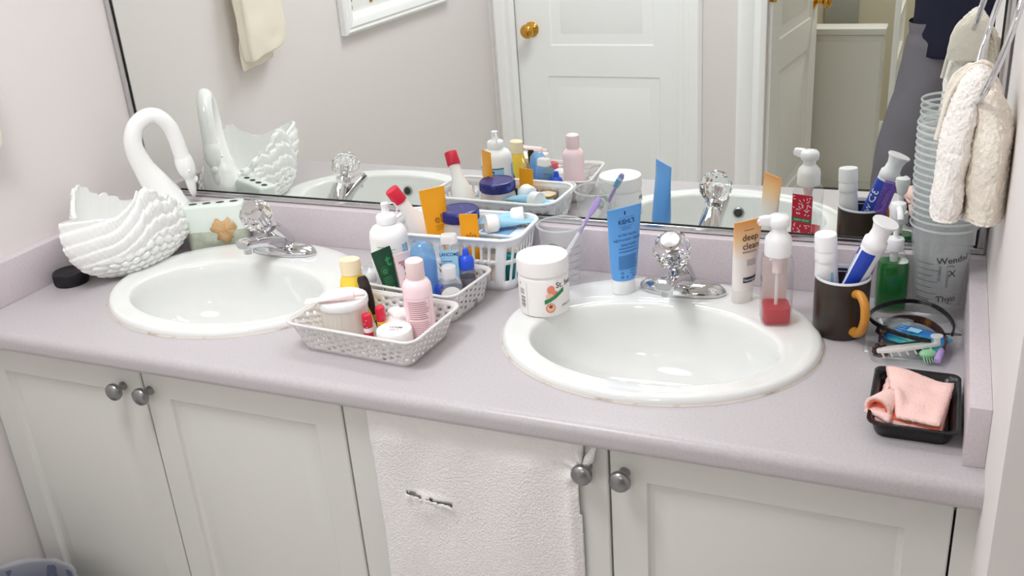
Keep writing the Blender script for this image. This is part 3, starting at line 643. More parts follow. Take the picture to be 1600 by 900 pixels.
# green and pink tubes leaning on the front rim
small_tube('gel_tube', 'dark green flat tube with pale letters leaning behind the front basket', on(CB, -7, -.030, -.050, .006), ROT(-6, -6, 58), .118, .040, 'green', 1, 'greenedge', .014, r=.011,
    prints=(('lettering', [text2('t', .030, .006, .094, bold=.03), text2('e', .018, -.006, .080, bold=.02), ring2(-.006, .080, .006, .007)] + lines2(-.012, .010, .05, .066, 5, .0016, .4), 'inkgreen'), ('small_print', lines2(-.012, .010, .034, .046, 4, .001, .3), 'inkwhite')))
small_tube('hand_cream_tube', 'dusty pink flat tube with rose lettering standing beside the green tube', on(CB, -7, .002, -.052, .006), ROT(-6, 2, 62), .112, .036, 'pinkcap', 1, 'pinkcap', .014, r=.010,
    prints=(('panel', [rect2(-.012, .03, .012, .098, 6)], 'inkpink'), ('lettering', [text2('Juice', .026, 0, .066, rot=pi / 2)], 'inkbrown')))
t = thing('gel_bottle', 'translucent blue domed gel bottle behind the pink lotion bottle', 'bottle', on(CB, -7, .030, -.036), 20)
pr = [(.016, 0), (.0205, .002), (.0225, .03), (.0235, .085), (.0232, .108), (.0205, .124), (.013, .134), (.0001, .138)]
new('bottle_shell', lathe(pr, 36, .7), 'bluegel', t); new('gel', lathe([(r * .93, z + .001) for r, z in pr[:4]] + [(.0215, .098), (.0001, .098)], 32, .66), 'bluegel', t)
new('inner_pump', lathe([(.004, .100), (.006, .104), (.006, .112), (.0001, .116)], 16), 'frostjar', t)
decal('lettering', [text2('GETSO', .012, 0, .052, bold=.02)], cyl(prof_r(pr), pi, .0006, sy=.7), 'inkblue', t)
t = thing('toner_bottle', 'clear bottle with pale blue label standing between tall basket and grey capped bottle', 'bottle', on(CB, -7, .056, .012), 18)
bm = loft([rrect(.036, .028, .008, z, 5) for z in (0, .116)] + [rrect(.032, .024, .008, .121, 5)]); new('bottle_shell', bm, 'clear', t, 50)
new('liquid', loft([rrect(.033, .025, .007, z, 5) for z in (.003, .098)]), 'bluewash', t)
new('cap', loft([rrect(.030, .022, .008, z, 5) for z in (.1215, .134)] + [rrect(.027, .019, .007, .136, 5)]), 'frostjar', t)
f = plane((0, -.0144, 0), (1, 0, 0), (0, 0, 1))
decal('label', [rect2(-.0155, .020, .0155, .112)], f, 'labelblue', t); decal('lettering', [text2('LANCOME', .0092, 0, .103, bold=.012, sx=.8)] + lines2(-.012, .012, .070, .090, 4, .0012, .4), plane((0, -.0148, 0), (1, 0, 0), (0, 0, 1)), 'inkblue', t)
t = thing('remover_bottle', 'clear bottle with grey cap and white cotton behind it at basket right front', 'bottle', on(CB, -7, .076, -.026), 30)
new('bottle_shell', loft([rrect(.044, .034, .013, z, 6) for z in (0, .055)] + [rrect(.040, .030, .013, .064, 6), rrect(.026, .022, .010, .071, 6)], cap1=True), 'clear', t, 50)
new('liquid', loft([rrect(.040, .030, .012, z, 6) for z in (.002, .052)]), 'greyliq', t); new('cap', lathe([(.0125, .0715), (.013, .0725), (.013, .091), (.012, .0925), (.0001, .0925)], 28), 'frostjar', t)
decal('label', [ell2(0, .042, .0185, .018, 28)], plane((0, -.0174, 0), (1, 0, 0), (0, 0, 1)), 'cotton', t)
t = thing('dropper_bottle', 'small violet dropper bottle with bright blue pointed cap', 'bottle', on(CB, -7, .084, .020), 0)
new('bottle_body', lathe([(.012, 0), (.0142, .002), (.0142, .066), (.011, .072)], 28), 'greyliq', t); new('label', lathe([(.0145, .012), (.0145, .056)], 28, cap0=False, cap1=False), 'inkgrey', t)
new('cap', lathe([(.0135, .072), (.0138, .073), (.0138, .088), (.0115, .094), (.0065, .098), (.0055, .107), (.004, .110), (.0001, .1105)], 24), 'royal', t)
t = thing('floss_case', 'white round floss case between the blue gel bottle and clear bottle', 'case', on(CB, -7, .058, -.004, ZB), rot=ROT(0, 0, 20))
new('case_body', move(loft([circ(.022, .022, -.009), circ(.0235, .0235, -.006), circ(.0235, .0235, .006), circ(.022, .022, .009)]), Matrix.Translation((0, 0, .044)) @ Matrix.Rotation(pi / 2, 4, 'X')), 'white', t); new('stand', bx(-.008, .008, -.007, .007, 0, .022), 'white', t)
t = thing('blue_cap', 'dark blue bottle cap seen between the gel bottle and grey capped bottle', 'cap', on(CB, -7, .057, -.034), 0)
new('cap_body', lathe([(.008, 0), (.0085, .001), (.0085, .052), (.007, .055), (.0001, .055)], 20), 'deepblue', t)
t = thing('cotton_ball_bag', 'clear bag of white cotton balls in the left corner of the middle basket', 'bag', on(CB, -7, -.086, -.042), 0)
bm = bmesh.new()
for i, (x, y, z) in enumerate(((-.004, -.008, .014), (.010, .004, .014), (-.006, .010, .014), (0, -.004, .036), (.006, .006, .038), (-.006, .008, .040), (0, 0, .056))): merge(bm, blob(.013, 2, amp=.2, f=70, seed=i, c=(x, y, z)))
o = new('cotton_balls', bm, 'cotton', t, 80); o['kind'] = 'stuff'
bm = loft([circ(.022, .026, 0, 24), circ(.024, .028, .03, 24), circ(.020, .024, .06, 24), circ(.016, .018, .072, 24), circ(.010, .012, .078, 24)], cap1=False)
new('bag_film', fuzz(bm, .003, 90, 2), 'bag', t, 80)

# ------------------------------------------------------------------ contents of the tall basket
t = thing('petroleum_jelly_jar', 'frosted jar with dark blue lid between two orange tubes in the tall basket', 'jar', on(CA, 2, -.003, .012), 0)
new('jar_body', lathe([(.033, 0), (.037, .003), (.0385, .02), (.0385, .085), (.0365, .100), (.0335, .108), (.0335, .112)], 40), 'frostjar', t)
new('jelly', lathe([(.034, .003), (.036, .01), (.036, .080), (.0001, .080)], 32), 'frostjar', t)
ld = new('lid', lathe([(.0365, .110), (.0372, .111), (.0372, .128), (.036, .1305), (.033, .1315), (.032, .1305), (.0001, .1305)], 44), 'navy', t)
bm = bmesh.new()
for i in range(60):
    a = 2 * pi * i / 60; box(bm, .0371 * cos(a) - .0005, .0371 * cos(a) + .0005, .0371 * sin(a) - .0005, .0371 * sin(a) + .0005, .112, .127)
new('grip_ribs', bm, 'navy', ld, 0)
t = thing('sunscreen_tube', 'tall orange sunscreen tube leaning in the left front of the tall basket', 'tube', on(CA, 2, -.038, -.012, .009), rot=ROT(2, -3, 42))
bm, f = squeeze(.019, .013, .050, .024, .176, crimp=.006); new('tube_body', bm, 'orange', t, 50); new('cap', lathe([(.018, 0), (.0185, .001), (.0185, .0245)], 28, .7), 'orange', t)
decal('lettering', [text2('elo', .024, .010, .115, bold=.01), text2('60', .024, .008, .066, bold=.01)] + lines2(-.004, .014, .094, .102, 3, .001, .4), f, 'inkorange', t)
t = thing('sunscreen_tube', 'short orange sunscreen tube standing right of the blue lidded jar', 'tube', on(CA, 2, .038, -.036, .009), rot=ROT(3, 0, 12))
bm, f = squeeze(.017, .011, .036, .02, .136, crimp=.004, bow=.2); new('tube_body', bm, 'orange', t, 50); new('cap', lathe([(.016, 0), (.0165, .001), (.0165, .0205)], 28, .65), 'orange', t)
decal('lettering', [text2('elo', .017, .003, .094, bold=.01)] + lines2(-.006, .010, .078, .084, 2, .001, .3), f, 'inkorange', t)
# red capped bottle leaning towards the mirror, its translucent body hidden by the tall tube
A = Vector((.812, -.068, .012)); Bv = Vector((.7405, -.130, .178)); d = (Bv - A).normalized(); xa = d.orthogonal().normalized(); rot = Matrix((xa, d.cross(xa), d)).transposed().to_euler()
t = thing('cleaner_bottle', 'white translucent bottle with red cap leaning in the back left of tall basket', 'bottle', A, rot=rot); ln = (Bv - A).length
new('bottle_body', lathe([(.020, 0), (.0245, .004), (.0250, .03), (.0245, .085), (.020, .112), (.0125, .135), (.0118, ln - .030)], 32), 'whitesoft', t)
new('cap', lathe([(.0140, ln - .030), (.0145, ln - .028), (.0138, ln - .002), (.0128, ln), (.0001, ln)], 28), 'red', t)
# flat cartons stacked at the right, tubes on top
def carton(label, loc, rz, sx, sy, sz, ma, edge):
    t = thing('flat_carton', label, 'carton', loc, rz, 'flat cartons stacked in the tall basket'); new('carton_body', bx(-sx / 2, sx / 2, -sy / 2, sy / 2, 0, sz, bev=.0008), ma, t, 0)
    new('printed_band', bx(-sx / 2 + .004, sx / 2 - .004, -sy / 2 - .0004, sy / 2 + .0004, sz * .25, sz * .6), edge, t, 0); new('top_panel', bx(-sx / 2 + .006, sx / 2 - .02, -sy / 2 + .006, sy / 2 - .006, sz, sz + .0004), edge, t, 0)
    return t
carton('teal card box standing lowest in the tall basket, seen through its slots', on(CA, 2, .088, .006, .0035), 3, .060, .080, .058, 'teal', 'teal')
carton('tan topped flat carton under the white and blue cartons in tall basket', on(CA, 2, .078, .012, .0625), 4, .092, .064, .011, 'cartontan', 'cartontan')
carton('white and blue flat carton, middle of the carton stack', on(CA, 2, .078, .014, .0745), 2, .094, .058, .009, 'carton', 'cartonblue')
carton('white and blue flat carton on top of the carton stack', on(CA, 2, .080, .018, .0845), -3, .088, .052, .008, 'carton', 'cartonblue')
for k, (A, Bv, lb) in enumerate(((Vector((.940, -.085, .108)), Vector((1.000, -.040, .103)), 'pale blue tube with white cap lying on the cartons, nearer the basket front'), (Vector((.955, -.052, .110)), Vector((.895, -.075, .104)), 'pale blue tube with white cap lying on the cartons, nearer the mirror'))):
    d = (Bv - A).normalized(); xa = Vector((0, 0, 1)).cross(d).normalized(); rot = Matrix((xa, d.cross(xa), d)).transposed().to_euler()
    t = small_tube('ointment_tube', lb, A, rot, .072, .030, 'labelblue', 1, 'white', .002, group='pale blue tubes in the tall basket', r=.010)
    new('flip_cap', lathe([(.0165, -.024), (.0175, -.022), (.0175, -.004), (.0150, .0), (.010, .002)], 28), 'white', t)
    _, f = squeeze(.010, .010, .030, .002, .072); decal('small_print', lines2(-.009, .010, .03, .062, 6, .0012, .5), f, 'inkblue', t)
t = thing('powder_compact', 'round gold rimmed compact in the front right of the tall basket', 'compact', on(CA, 2, .084, -.044, .0755), 0)
new('case', lathe([(.018, 0), (.0205, .002), (.0205, .014), (.0195, .016)], 36), 'clear', t); new('gold_ring', lathe([(.0205, .013), (.0215, .014), (.0212, .0175), (.0190, .018), (.0185, .0165)], 36, cap0=False, cap1=False), 'goldrim', t); new('powder_pan', lathe([(.0188, .0162), (.0188, .0168)], 32), 'cartontan', t)
t = thing('compact_box', 'small carton under the gold rimmed compact', 'carton', on(CA, 2, .084, -.048, .0035), 0); new('carton_body', bx(-.020, .020, -.0095, .0095, 0, .071), 'cartontan', t, 0)

# ------------------------------------------------------------------ around the right sink
def cup_shell(h, r0, r1, n=48, lip=.0018):
    p = [(.0001, .004), (r0 * .86, .004), (r0 * .90, .001), (r0 * .97, 0), (r0, .002), (r0 * 1.02, .012), (r0 + (r1 - r0) * .80, h * .80), (r0 + (r1 - r0) * .81, h * .815), (r1 - .0005, h - .004), (r1 + lip, h - .0035), (r1 + lip * 1.3, h - .0015), (r1 + lip, h), (r1 - .0008, h - .0005)]
    return lathe(p, n, cap0=False, cap1=False)
t = thing('drinking_cup', 'clear plastic drinking cup with a green emblem behind the peach jar', 'cup', (1.075, -.104, .0005), 22)
new('cup_wall', cup_shell(.124, .031, .042), 'cup1', t, 50); new('rim', loft([[((.0435 + .0015 * cos(q)) * cos(a), (.0435 + .0015 * cos(q)) * sin(a), .1225 + .0018 * sin(q)) for q in [2 * pi * j / 8 for j in range(8)]] for a in [2 * pi * i / 48 for i in range(49)]], False, False), 'cuprim', t, 60)
rf = lambda z: .031 + .011 * z / .124
f = cyl(rf, -.42, .0006)
decal('emblem_disc', [ring2(0, .082, .0145, .0165, 32), ring2(0, .082, .0095, .0135, 32)], f, 'inkgreen', t)
decal('emblem_figure', [text2('*', .020, 0, .078, bold=.02)] + [stroke2([(-.008 + .004 * k, .073), (-.007 + .004 * k, .078), (-.008 + .004 * k, .083)], .0012) for k in range(5)], f, 'inkgreen', t)
f = cyl(rf, .75, .0006)
decal('fill_marks', [rect2(-.006, .03 + .014 * k, .010, .0308 + .014 * k, 6) for k in range(5)] + [text2(s_, .005, -.012, .030 + .014 * k) for k, s_ in enumerate(('4', '8', '10', '12', '16'))] + lines2(-.032, -.016, .06, .09, 7, .0012, .5), f, 'inkgrey', t)
A = Vector((1.066, -.112, .006)); Bv = Vector((1.142, -.072, .168)); A = Vector((1.052, -.116, .008)); d = (Bv - A).normalized(); xa = d.cross(Vector((0, -1, 0))).normalized(); ya = d.cross(xa)
rot = Matrix((xa, ya, d)).transposed().to_euler(); ln = (Bv - A).length
t = thing('toothbrush', 'purple and white toothbrush standing in the clear drinking cup', 'toothbrush', A, rot=rot)
new('handle', loft([rrect(w_, th2, .002, z * ln, 3) for w_, th2, z in ((.008, .005, 0), (.011, .006, .05), (.010, .006, .35), (.007, .005, .5), (.006, .0045, .66))]), 'white', t, 60)
new('neck', loft([rrect(w_, th2, .002, z * ln, 3) for w_, th2, z in ((.0075, .0055, .60), (.007, .005, .72), (.006, .0045, .80), (.011, .0045, .84), (.012, .0045, .96), (.007, .004, 1.0))]), 'lilac', t, 60)
bm = bmesh.new()
for i in range(4):
    for k in range(8): box(bm, -.0042 + .0028 * i - .001, -.0042 + .0028 * i + .001, .002, .0125, ln * (.845 + .0145 * k), ln * (.845 + .0145 * k) + .0019)
new('bristles', bm, 'labelblue', t, 0)['kind'] = 'stuff'

t = thing('apricot_scrub_jar', 'large white jar with apricot picture label on the right sink rim', 'jar', (1.087, -.231, .0125), 12)
pr = [(.041, 0), (.0438, .002), (.0445, .006), (.0445, .066), (.0430, .070), (.0415, .0715), (.0415, .076)]
new('jar_body', lathe(pr, 56), 'whitesoft', t)
new('lid', lathe([(.0440, .0745), (.0455, .0755), (.0455, .0985), (.0445, .1015), (.0420, .1025), (.0380, .1018), (.028, .1014), (.0001, .1012)], 56), 'whitesoft', t)
f = cyl(.0445, 0); f2 = cyl(.0445, 0, .0009); f3 = cyl(.0445, 0, .0013)
decal('peach_print', [ell2(.020, .052, .0070, .0078), ell2(.026, .042, .0075, .0070), ell2(.018, .018, .0088, .0090)], f, 'peach', t)
decal('peach_halves', [ell2(.017, .040, .0070, .0055), ell2(.018, .0185, .0066, .0064)], f2, 'salmon', t)
decal('peach_stone', [ell2(.018, .021, .0032, .0030)], f3, 'peachdark', t)
decal('green_band', [([(.008, .026), (.018, .030), (.030, .036), (.044, .044), (.044, .052), (.030, .0435), (.018, .0375), (.008, .034)], [(0, 1, 6, 7), (1, 2, 5, 6), (2, 3, 4, 5)])], f3, 'inkgreen', t)
decal('script_lettering', [text2('St. Ives', .015, .050, .058, bold=.005), text2('APRICOT', .006, .052, .018)], f2, 'ink', t)
decal('barcode', [rect2(-.040 + .0, .016 + .0012 * k * 2, -.029, .0165 + .0012 * k * 2 + .0004 * (k % 3), 4) for k in range(9)] + lines2(-.042, -.030, .042, .050, 4, .0008, .3) + [rect2(-.042, .058, -.0405, .062, 1)], f, 'ink', t)
decal('seam_line', [rect2(-.0246, .004, -.0242, .064, 1)], f, 'inkgrey', t)

t = thing('face_wash_tube', 'bright blue cleanser tube standing cap down on right sink deck', 'tube', (1.2010, -.128, .0125), 42, rot=ROT(3, 0, 50))
bm, f = squeeze(.0235, .0175, .071, .028, .163, crimp=.012); new('tube_body', bm, 'blue', t, 50)
new('cap', lathe([(.0215, 0), (.0225, .001), (.0225, .027), (.0215, .0285)], 32, .76), 'white', t)
decal('hang_slot', [rect2(-.0012, .149, .0012, .156, 1)], f, 'labelnavy', t)
decal('brand_lettering', [text2("KIEHL'S", .0115, .002, .137, bold=.015, sx=.9), rect2(-.014, .1445, .018, .1449), rect2(-.014, .1295, .018, .1299)] + lines2(-.010, .012, .124, .127, 2, .0006, .1), f, 'inkblue', t)
decal('product_lettering', [text2('ULTRA FACIAL', .0060, .002, .114), text2('NETTOYANT VISAGE', .0060, .002, .105), text2('SANS HUILE', .0060, .002, .096)] + lines2(-.018, .020, .084, .090, 2, .001, .1), f, 'inkblue', t)
decal('small_print', lines2(-.019, .020, .052, .076, 11, .0007, .15) + [ring2(-.013, .044, .0015, .0022, 10), ring2(-.013, .036, .0015, .0024, 10), ring2(-.004, .036, .0013, .0026, 3), text2('150 ml', .0055, .013, .036)] + lines2(.002, .016, .042, .047, 2, .0007, .2), f, 'inkblue', t)

t = thing('cleanser_tube', 'peach fading to white deep clean tube right of the right faucet', 'tube', (1.411, -.117, .0125), rot=ROT(5, 0, 46))
bm, f = squeeze(.020, .014, .057, .024, .152, crimp=.010); new('tube_body', bm, 'peachtube', t, 50)
new('cap', lathe([(.0185, 0), (.0195, .001), (.0195, .023), (.0185, .0245)], 32, .72), 'frostjar', t)
decal('product_lettering', [text2('deep', .0165, .004, .122, bold=.012), text2('clean', .0165, .005, .107, bold=.012)] + lines2(-.008, .012, .135, .135, 1, .001) + lines2(-.012, .018, .096, .098, 2, .0008, .1), f, 'inkbrown', t)
decal('small_print', lines2(-.004, .016, .073, .082, 4, .0010, .2), f, 'inkgrey', t)
decal('brand_plate', [rect2(-.010, .041, .020, .051, 10)], f, 'labelnavy', t)
decal('brand_lettering', [text2('Neutrogena', .0072, .0045, .046, sx=.8, bold=.01)], lambda x, y: Vector(f(x, y)) + Vector((0, -.0004, 0)), 'inkwhite', t)

t = thing('foaming_soap_pump', 'square clear foam pump bottle with a little red soap left', 'soap dispenser', (1.479, -.185, .0125), 16.5)
n_ = 5; W_ = .0485
new('bottle_shell', loft([rrect(W_ - .006, W_ - .006, .008, 0, n_), rrect(W_, W_, .009, .004, n_), rrect(W_, W_, .009, .106, n_), rrect(W_ - .004, W_ - .004, .011, .116, n_), rrect(.036, .036, .017, .122, n_)], cap1=False), 'clearglass', t, 50)
new('red_soap', loft([rrect(W_ - .008, W_ - .008, .008, .003, n_), rrect(W_ - .005, W_ - .005, .008, .006, n_), rrect(W_ - .005, W_ - .005, .008, .030, n_)]), 'redsoap', t, 50)
new('dip_tube', lathe([(.003, .006), (.003, .10)], 12), 'frostjar', t); new('pump_chamber', lathe([(.008, .088), (.008, .104), (.010, .108), (.010, .120)], 16), 'pinkcap', t)
new('collar', lathe([(.0212, .119), (.0215, .120), (.0215, .142), (.0200, .149), (.0150, .155), (.0118, .158), (.0118, .170)], 32), 'white', t)
bm = lathe([(.0118, .166), (.0165, .169), (.0178, .176), (.0172, .181), (.0140, .185), (.0001, .187)], 28)
merge(bm, move(loft([rrect(.018, .013, .005, z, 4) for z in (0, .012)] + [rrect(.015, .011, .005, .022, 4)]), Matrix.Translation((-.010, -.002, .1775)) @ Matrix.Rotation(RAD(-88), 4, 'Y') @ Matrix.Rotation(RAD(8), 4, 'X')))
new('pump_head', bm, 'white', t, 60); new('nozzle_tip', move(lathe([(.0038, 0), (.0038, .004)], 14), Matrix.Translation((-.0305, -.0048, .1770)) @ Matrix.Rotation(RAD(-88), 4, 'Y')), 'pinkcap', t)
yb_ = W_ / 2
new('label', bx(-.020, .020, yb_ + .0003, yb_ + .0009, .018, .104), 'labelred', t, 0); new('label_back', bx(-.020, .020, yb_ - .0012, yb_ - .0003, .018, .104), 'frostjar', t, 0)
f = plane((0, yb_ + .0013, 0), (-1, 0, 0), (0, 0, 1)); random.seed(11)
decal('leaf_print', [ell2(-.017 + .034 * random.random(), (.062 + .038 * random.random()) if k < 34 else (.022 + .022 * random.random()), .0028, .0009, 8, random.random() * 3) for k in range(52)], f, 'pink', t)
decal('green_band', [rect2(-.020, .049, .020, .057)], f, 'inkgreen', t); decal('label_lettering', [text2('HAND WASH', .005, 0, .053)], plane((0, yb_ + .0016, 0), (-1, 0, 0), (0, 0, 1)), 'inkwhite', t)

# mug with toothpaste
MG = (1.580, -.172)
t = thing('mug', 'dark brown stoneware mug with ochre handle holding toothpaste tubes', 'mug', (MG[0], MG[1], .0005), -56)
new('mug_body', lathe([(.036, 0), (.0405, .002), (.0425, .010), (.0430, .05), (.0432, .097), (.0428, .0995), (.0415, .1003), (.0400, .0990), (.0393, .092), (.0390, .012), (.036, .007), (.0001, .006)], 56), 'mug', t, 60)
new('rim_glaze', lathe([(.0434, .0975), (.0430, .1002), (.0415, .1012), (.0398, .0995), (.0392, .088)], 56, cap0=False, cap1=False), 'mugin', t, 60)
hpth = spline([(.041, 0, .082), (.056, 0, .086), (.070, 0, .076), (.0735, 0, .052), (.066, 0, .030), (.053, 0, .020), (.0415, 0, .018)], 5)
new('handle', sweep(hpth, .0082, 16, flat=.85), 'muglip', t, 60)
t = thing('toothpaste_tube', 'white toothpaste tube standing cap up in the brown mug', 'toothpaste', (MG[0] - .020, MG[1] + .004, .008), rot=ROT(3, -4, 10))
bm, f = squeeze(.0165, .0155, .044, -.118, -.002, crimp=.008); move(bm, Matrix.Rotation(pi, 4, 'Y')); new('tube_body', bm, 'white', t, 50)
decal('print_stripes', [rect2(-.010, -.10, -.006, -.02, 1, 8), rect2(.008, -.09, .012, -.03, 1, 8)], lambda x, y: (lambda p: (-p[0], p[1], -p[2]))(f(x, y)), 'labelblue', t)
new('cap', lathe([(.0175, .118), (.0178, .119), (.0172, .132), (.0165, .134), (.0165, .136), (.0178, .137), (.0172, .160), (.0165, .162), (.0001, .1625)], 32), 'white', t)
A = Vector((MG[0] - .012, MG[1] + .004, .012)); Bv = Vector((1.638, -.181, .197)); d = (Bv - A).normalized(); xa = Vector((0, 1, 0)).cross(d).normalized()
xa = (Matrix.Rotation(RAD(38), 3, d) @ xa); ya = d.cross(xa); rot = Matrix((xa, ya, d)).transposed().to_euler(); ln = (Bv - A).length
t = thing('toothpaste_tube', 'blue and white toothpaste tube leaning to the right in the brown mug', 'toothpaste', A, rot=rot)
bm, f0 = squeeze(.0185, .0165, .038, -(ln - .046), -.002, crimp=.008); move(bm, Matrix.Rotation(pi, 4, 'Y')); new('tube_body', bm, 'white', t, 50)
f = lambda x, y: (lambda p: (-p[0] * 1.004, p[1], -p[2]))(f0(x, y))
decal('blue_side', [rect2(.002, -(ln - .052), .0186, -.012, 8, 14)], f, 'deepblue', t)
f4 = lambda x, y: (lambda p: (p[0] * 1.004, -p[1], -p[2]))(f0(x, y))
decal('blue_back', [rect2(-.0186, -(ln - .052), .0186, -.012, 14, 14)], f4, 'deepblue', t)
decal('lettering', [text2('3D', .022, 0, -(ln - .085), rot=pi / 2), text2('WHITE', .014, 0, -(ln - .125), rot=pi / 2)], lambda x, y: Vector(f4(x, y)) + Vector((0, .0006, 0)), 'inkwhite', t)
new('cap', lathe([(.0165, ln - .048), (.0185, ln - .046), (.0185, ln - .034), (.0150, ln - .030), (.0140, ln - .018), (.0165, ln - .008), (.0205, ln - .002), (.0200, ln), (.0001, ln)], 32), 'white', t, 45)
A2 = Vector((MG[0] + .008, MG[1] + .021, .010)); B2 = Vector((1.634, -.128, .172)); d = (B2 - A2).normalized(); xa = Vector((0, 1, 0)).cross(d).normalized(); rot = Matrix((xa, d.cross(xa), d)).transposed().to_euler(); ln = (B2 - A2).length
t = thing('comb', 'purple comb standing behind the blue toothpaste in the mug', 'comb', A2, rot=rot)
bm = bx(.004, .011, -.0014, .0014, 0, ln, bev=.001)
for k in range(44): z = .012 + k * (ln - .024) / 43; box(bm, -.012, .005, -.0008, .0008, z - .0009, z + .0009)
new('comb_body', bm, 'purple', t, 0)

t = thing('hand_soap_pump', 'green hand soap bottle with white pump between mug and cup stack', 'soap dispenser', (1.6505, -.066, .0005), 10)
n_ = 6
sh = [(.046, .032, 0), (.050, .036, .003), (.0515, .037, .03), (.0515, .037, .078), (.047, .034, .092), (.034, .028, .103), (.026, .024, .108), (.026, .024, .112)]
new('bottle_shell', loft([rrect(a, b, .012, z, n_) for a, b, z in sh], cap1=False), 'clearglass', t, 55)
new('green_soap', loft([rrect(a - .003, b - .003, .011, z + .0015, n_) for a, b, z in sh[:4]] + [rrect(.0455, .031, .011, .088, n_)]), 'greensoap', t, 55)
new('collar', lathe([(.0140, .108), (.0145, .109), (.0145, .126), (.0135, .128), (.006, .129), (.005, .131)], 28), 'white', t); new('stem', lathe([(.0042, .128), (.0042, .165)], 16), 'white', t)
new('spring_tube', lathe([(.0065, .070), (.0065, .110)], 16), 'frostjar', t); new('dip_tube', lathe([(.0028, .006), (.0028, .072)], 12), 'frostjar', t)
bm = lathe([(.0055, .160), (.0085, .164), (.010, .172), (.0115, .176), (.0125, .183), (.0115, .189), (.0001, .192)], 24); sweep(spline([(0, -.004, .182), (0, -.018, .183), (0, -.029, .179), (0, -.033, .172)], 4), .0052, 12, bm=bm)
new('pump_head', bm, 'white', t, 60)
# cloudy cup stack
SC = (1.7215, -.075)
def stack_cup(label, z, grp=None, marks=False):
    t = thing('plastic_cup', label, 'cup', (SC[0] - .003 * (z / .19), SC[1], .0006 + z), 20 + z * 900, grp)
    return t
proto_cup = None; NC = 16
for k in range(NC):
    z = .0108 * k + (.0015 if k else 0)
    lb = 'outermost cloudy plastic cup at the stack bottom with pen writing on it' if k == 0 else ('topmost cloudy plastic cup of the tall stack beside the hanging towel' if k == NC - 1 else 'cloudy plastic cup nested in the middle of the tall cup stack')
    t = stack_cup(lb, z, 'nested plastic cups in the right corner')
    if k == 0: t.rotation_euler = (0, 0, RAD(0))
    if proto_cup is None: proto_cup = new('cup_wall', cup_shell(.165, .034, .0500, 40), 'cupstack', t, 50); proto_rim = new('rim', loft([[((.0512 + .0016 * cos(q)) * cos(a), (.0512 + .0016 * cos(q)) * sin(a), .1635 + .0022 * sin(q)) for q in [2 * pi * j / 8 for j in range(8)]] for a in [2 * pi * i / 48 for i in range(49)]], False, False), 'cuprim', t, 60); first_cup = t
    else:
        for pr_ in (proto_cup, proto_rim): c = pr_.copy(); COL.objects.link(c); c.parent = t
rf = lambda z: .034 + .0158 * z / .165
f = cyl(rf, 0, .0007); t = first_cup
decal('fill_lines', [rect2(-.037, .044 + .0105 * k, -.010 + .008 * (k % 2), .0447 + .0105 * k, 10) for k in range(7)] + [rect2(-.036, .040, -.012, .0413, 8)], f, 'ink', t)
decal('upright_print', [text2('STARBUCKS', .0055, .000, .092, rot=-pi / 2, sx=.9), text2('A STARBUCKS', .0055, .012, .082, rot=-pi / 2, sx=.9)], f, 'ink', t)
decal('pen_name', [text2('Wendel', .0155, .019, .116, rot=.12, bold=.006)], f, 'ink', t)
decal('pen_cross', [text2('X', .016, .019, .092, bold=.006)], f, 'ink', t); decal('pen_tick', [stroke2([(.010, .104), (.016, .107), (.022, .104)], .0009)], f, 'ink', t)
decal('pen_word', [text2('Thyo', .015, .014, .046, rot=.06, bold=.006)], f, 'ink', t); decal('pen_loop', [ring2(.020, .040, .003, .0038, 14)], f, 'ink', t)

# ------------------------------------------------------------------ tray with hair things
TC = (1.6895, -.197, .0006)
t = thing('clear_tray', 'shallow clear plastic tray holding hair things by the right splash', 'tray', TC, 0)
bm = loft([rrect(.108, .150, .012, .0006, 5), rrect(.114, .158, .014, .010, 5), rrect(.120, .166, .016, .019, 5), rrect(.130, .176, .018, .0195, 5), rrect(.132, .178, .018, .0175, 5)], True, False)
new('tray_shell', bm, 'clearglass', t, 40)
T = lambda x, y, z=.0022: (TC[0] + x, TC[1] + y, z)
def band(pts, wz, th2):  # flat band standing on edge along a path
    P = spline(pts, 6); bm = bmesh.new(); R_ = []
    for i, p in enumerate(P):
        d = (P[min(i + 1, len(P) - 1)] - P[max(i - 1, 0)]).normalized(); s_ = d.cross(Vector((0, 0, 1))).normalized() * th2 / 2
        R_.append([p + s_ + Vector((0, 0, -wz / 2)), p - s_ + Vector((0, 0, -wz / 2)), p - s_ + Vector((0, 0, wz / 2)), p + s_ + Vector((0, 0, wz / 2))])
    return loft(R_, bm=bm)
t = thing('headband', 'black curved headband lying on top of the clear tray', 'headband', (TC[0], TC[1], .026))
pts = [(.029, -.036, .002), (.0, -.028, .002), (-.030, -.014, .002), (-.058, .012, .003), (-.064, .042, .003), (-.048, .075, .004), (-.012, .098, .006), (.025, .090, .007), (.050, .055, .007), (.060, .018, .006), (.058, -.008, .004)]
new('band', band(pts, .0065, .0030), 'blk', t, 40)
t = thing('headband', 'brown tortoise toothed headband inside the clear tray', 'headband', T(0, 0, .011))
pts = [(-.045, -.020, .004), (-.042, .030, .004), (-.020, .060, .005), (.014, .060, .006), (.040, .030, .006), (.050, -.010, .005), (.048, -.035, .004)]
new('band', band(pts, .012, .0035), 'tortoise', t, 40)
bm = bmesh.new(); P = spline(pts, 6)
for p in P[::1]:
    c = Vector((0.002, .008, 0)); dd = (c - p); dd.z = 0; dd.normalize(); sweep([p, p + dd * .008 + Vector((0, 0, -.001))], [.0012, .0004], 5, bm=bm)
new('teeth', bm, 'tortoise', t, 40)
t = thing('plastic_pouch', 'blue and teal shiny pouch in the middle of the clear tray', 'pouch', T(.004, .002, .014), rot=ROT(6, -4, -30))
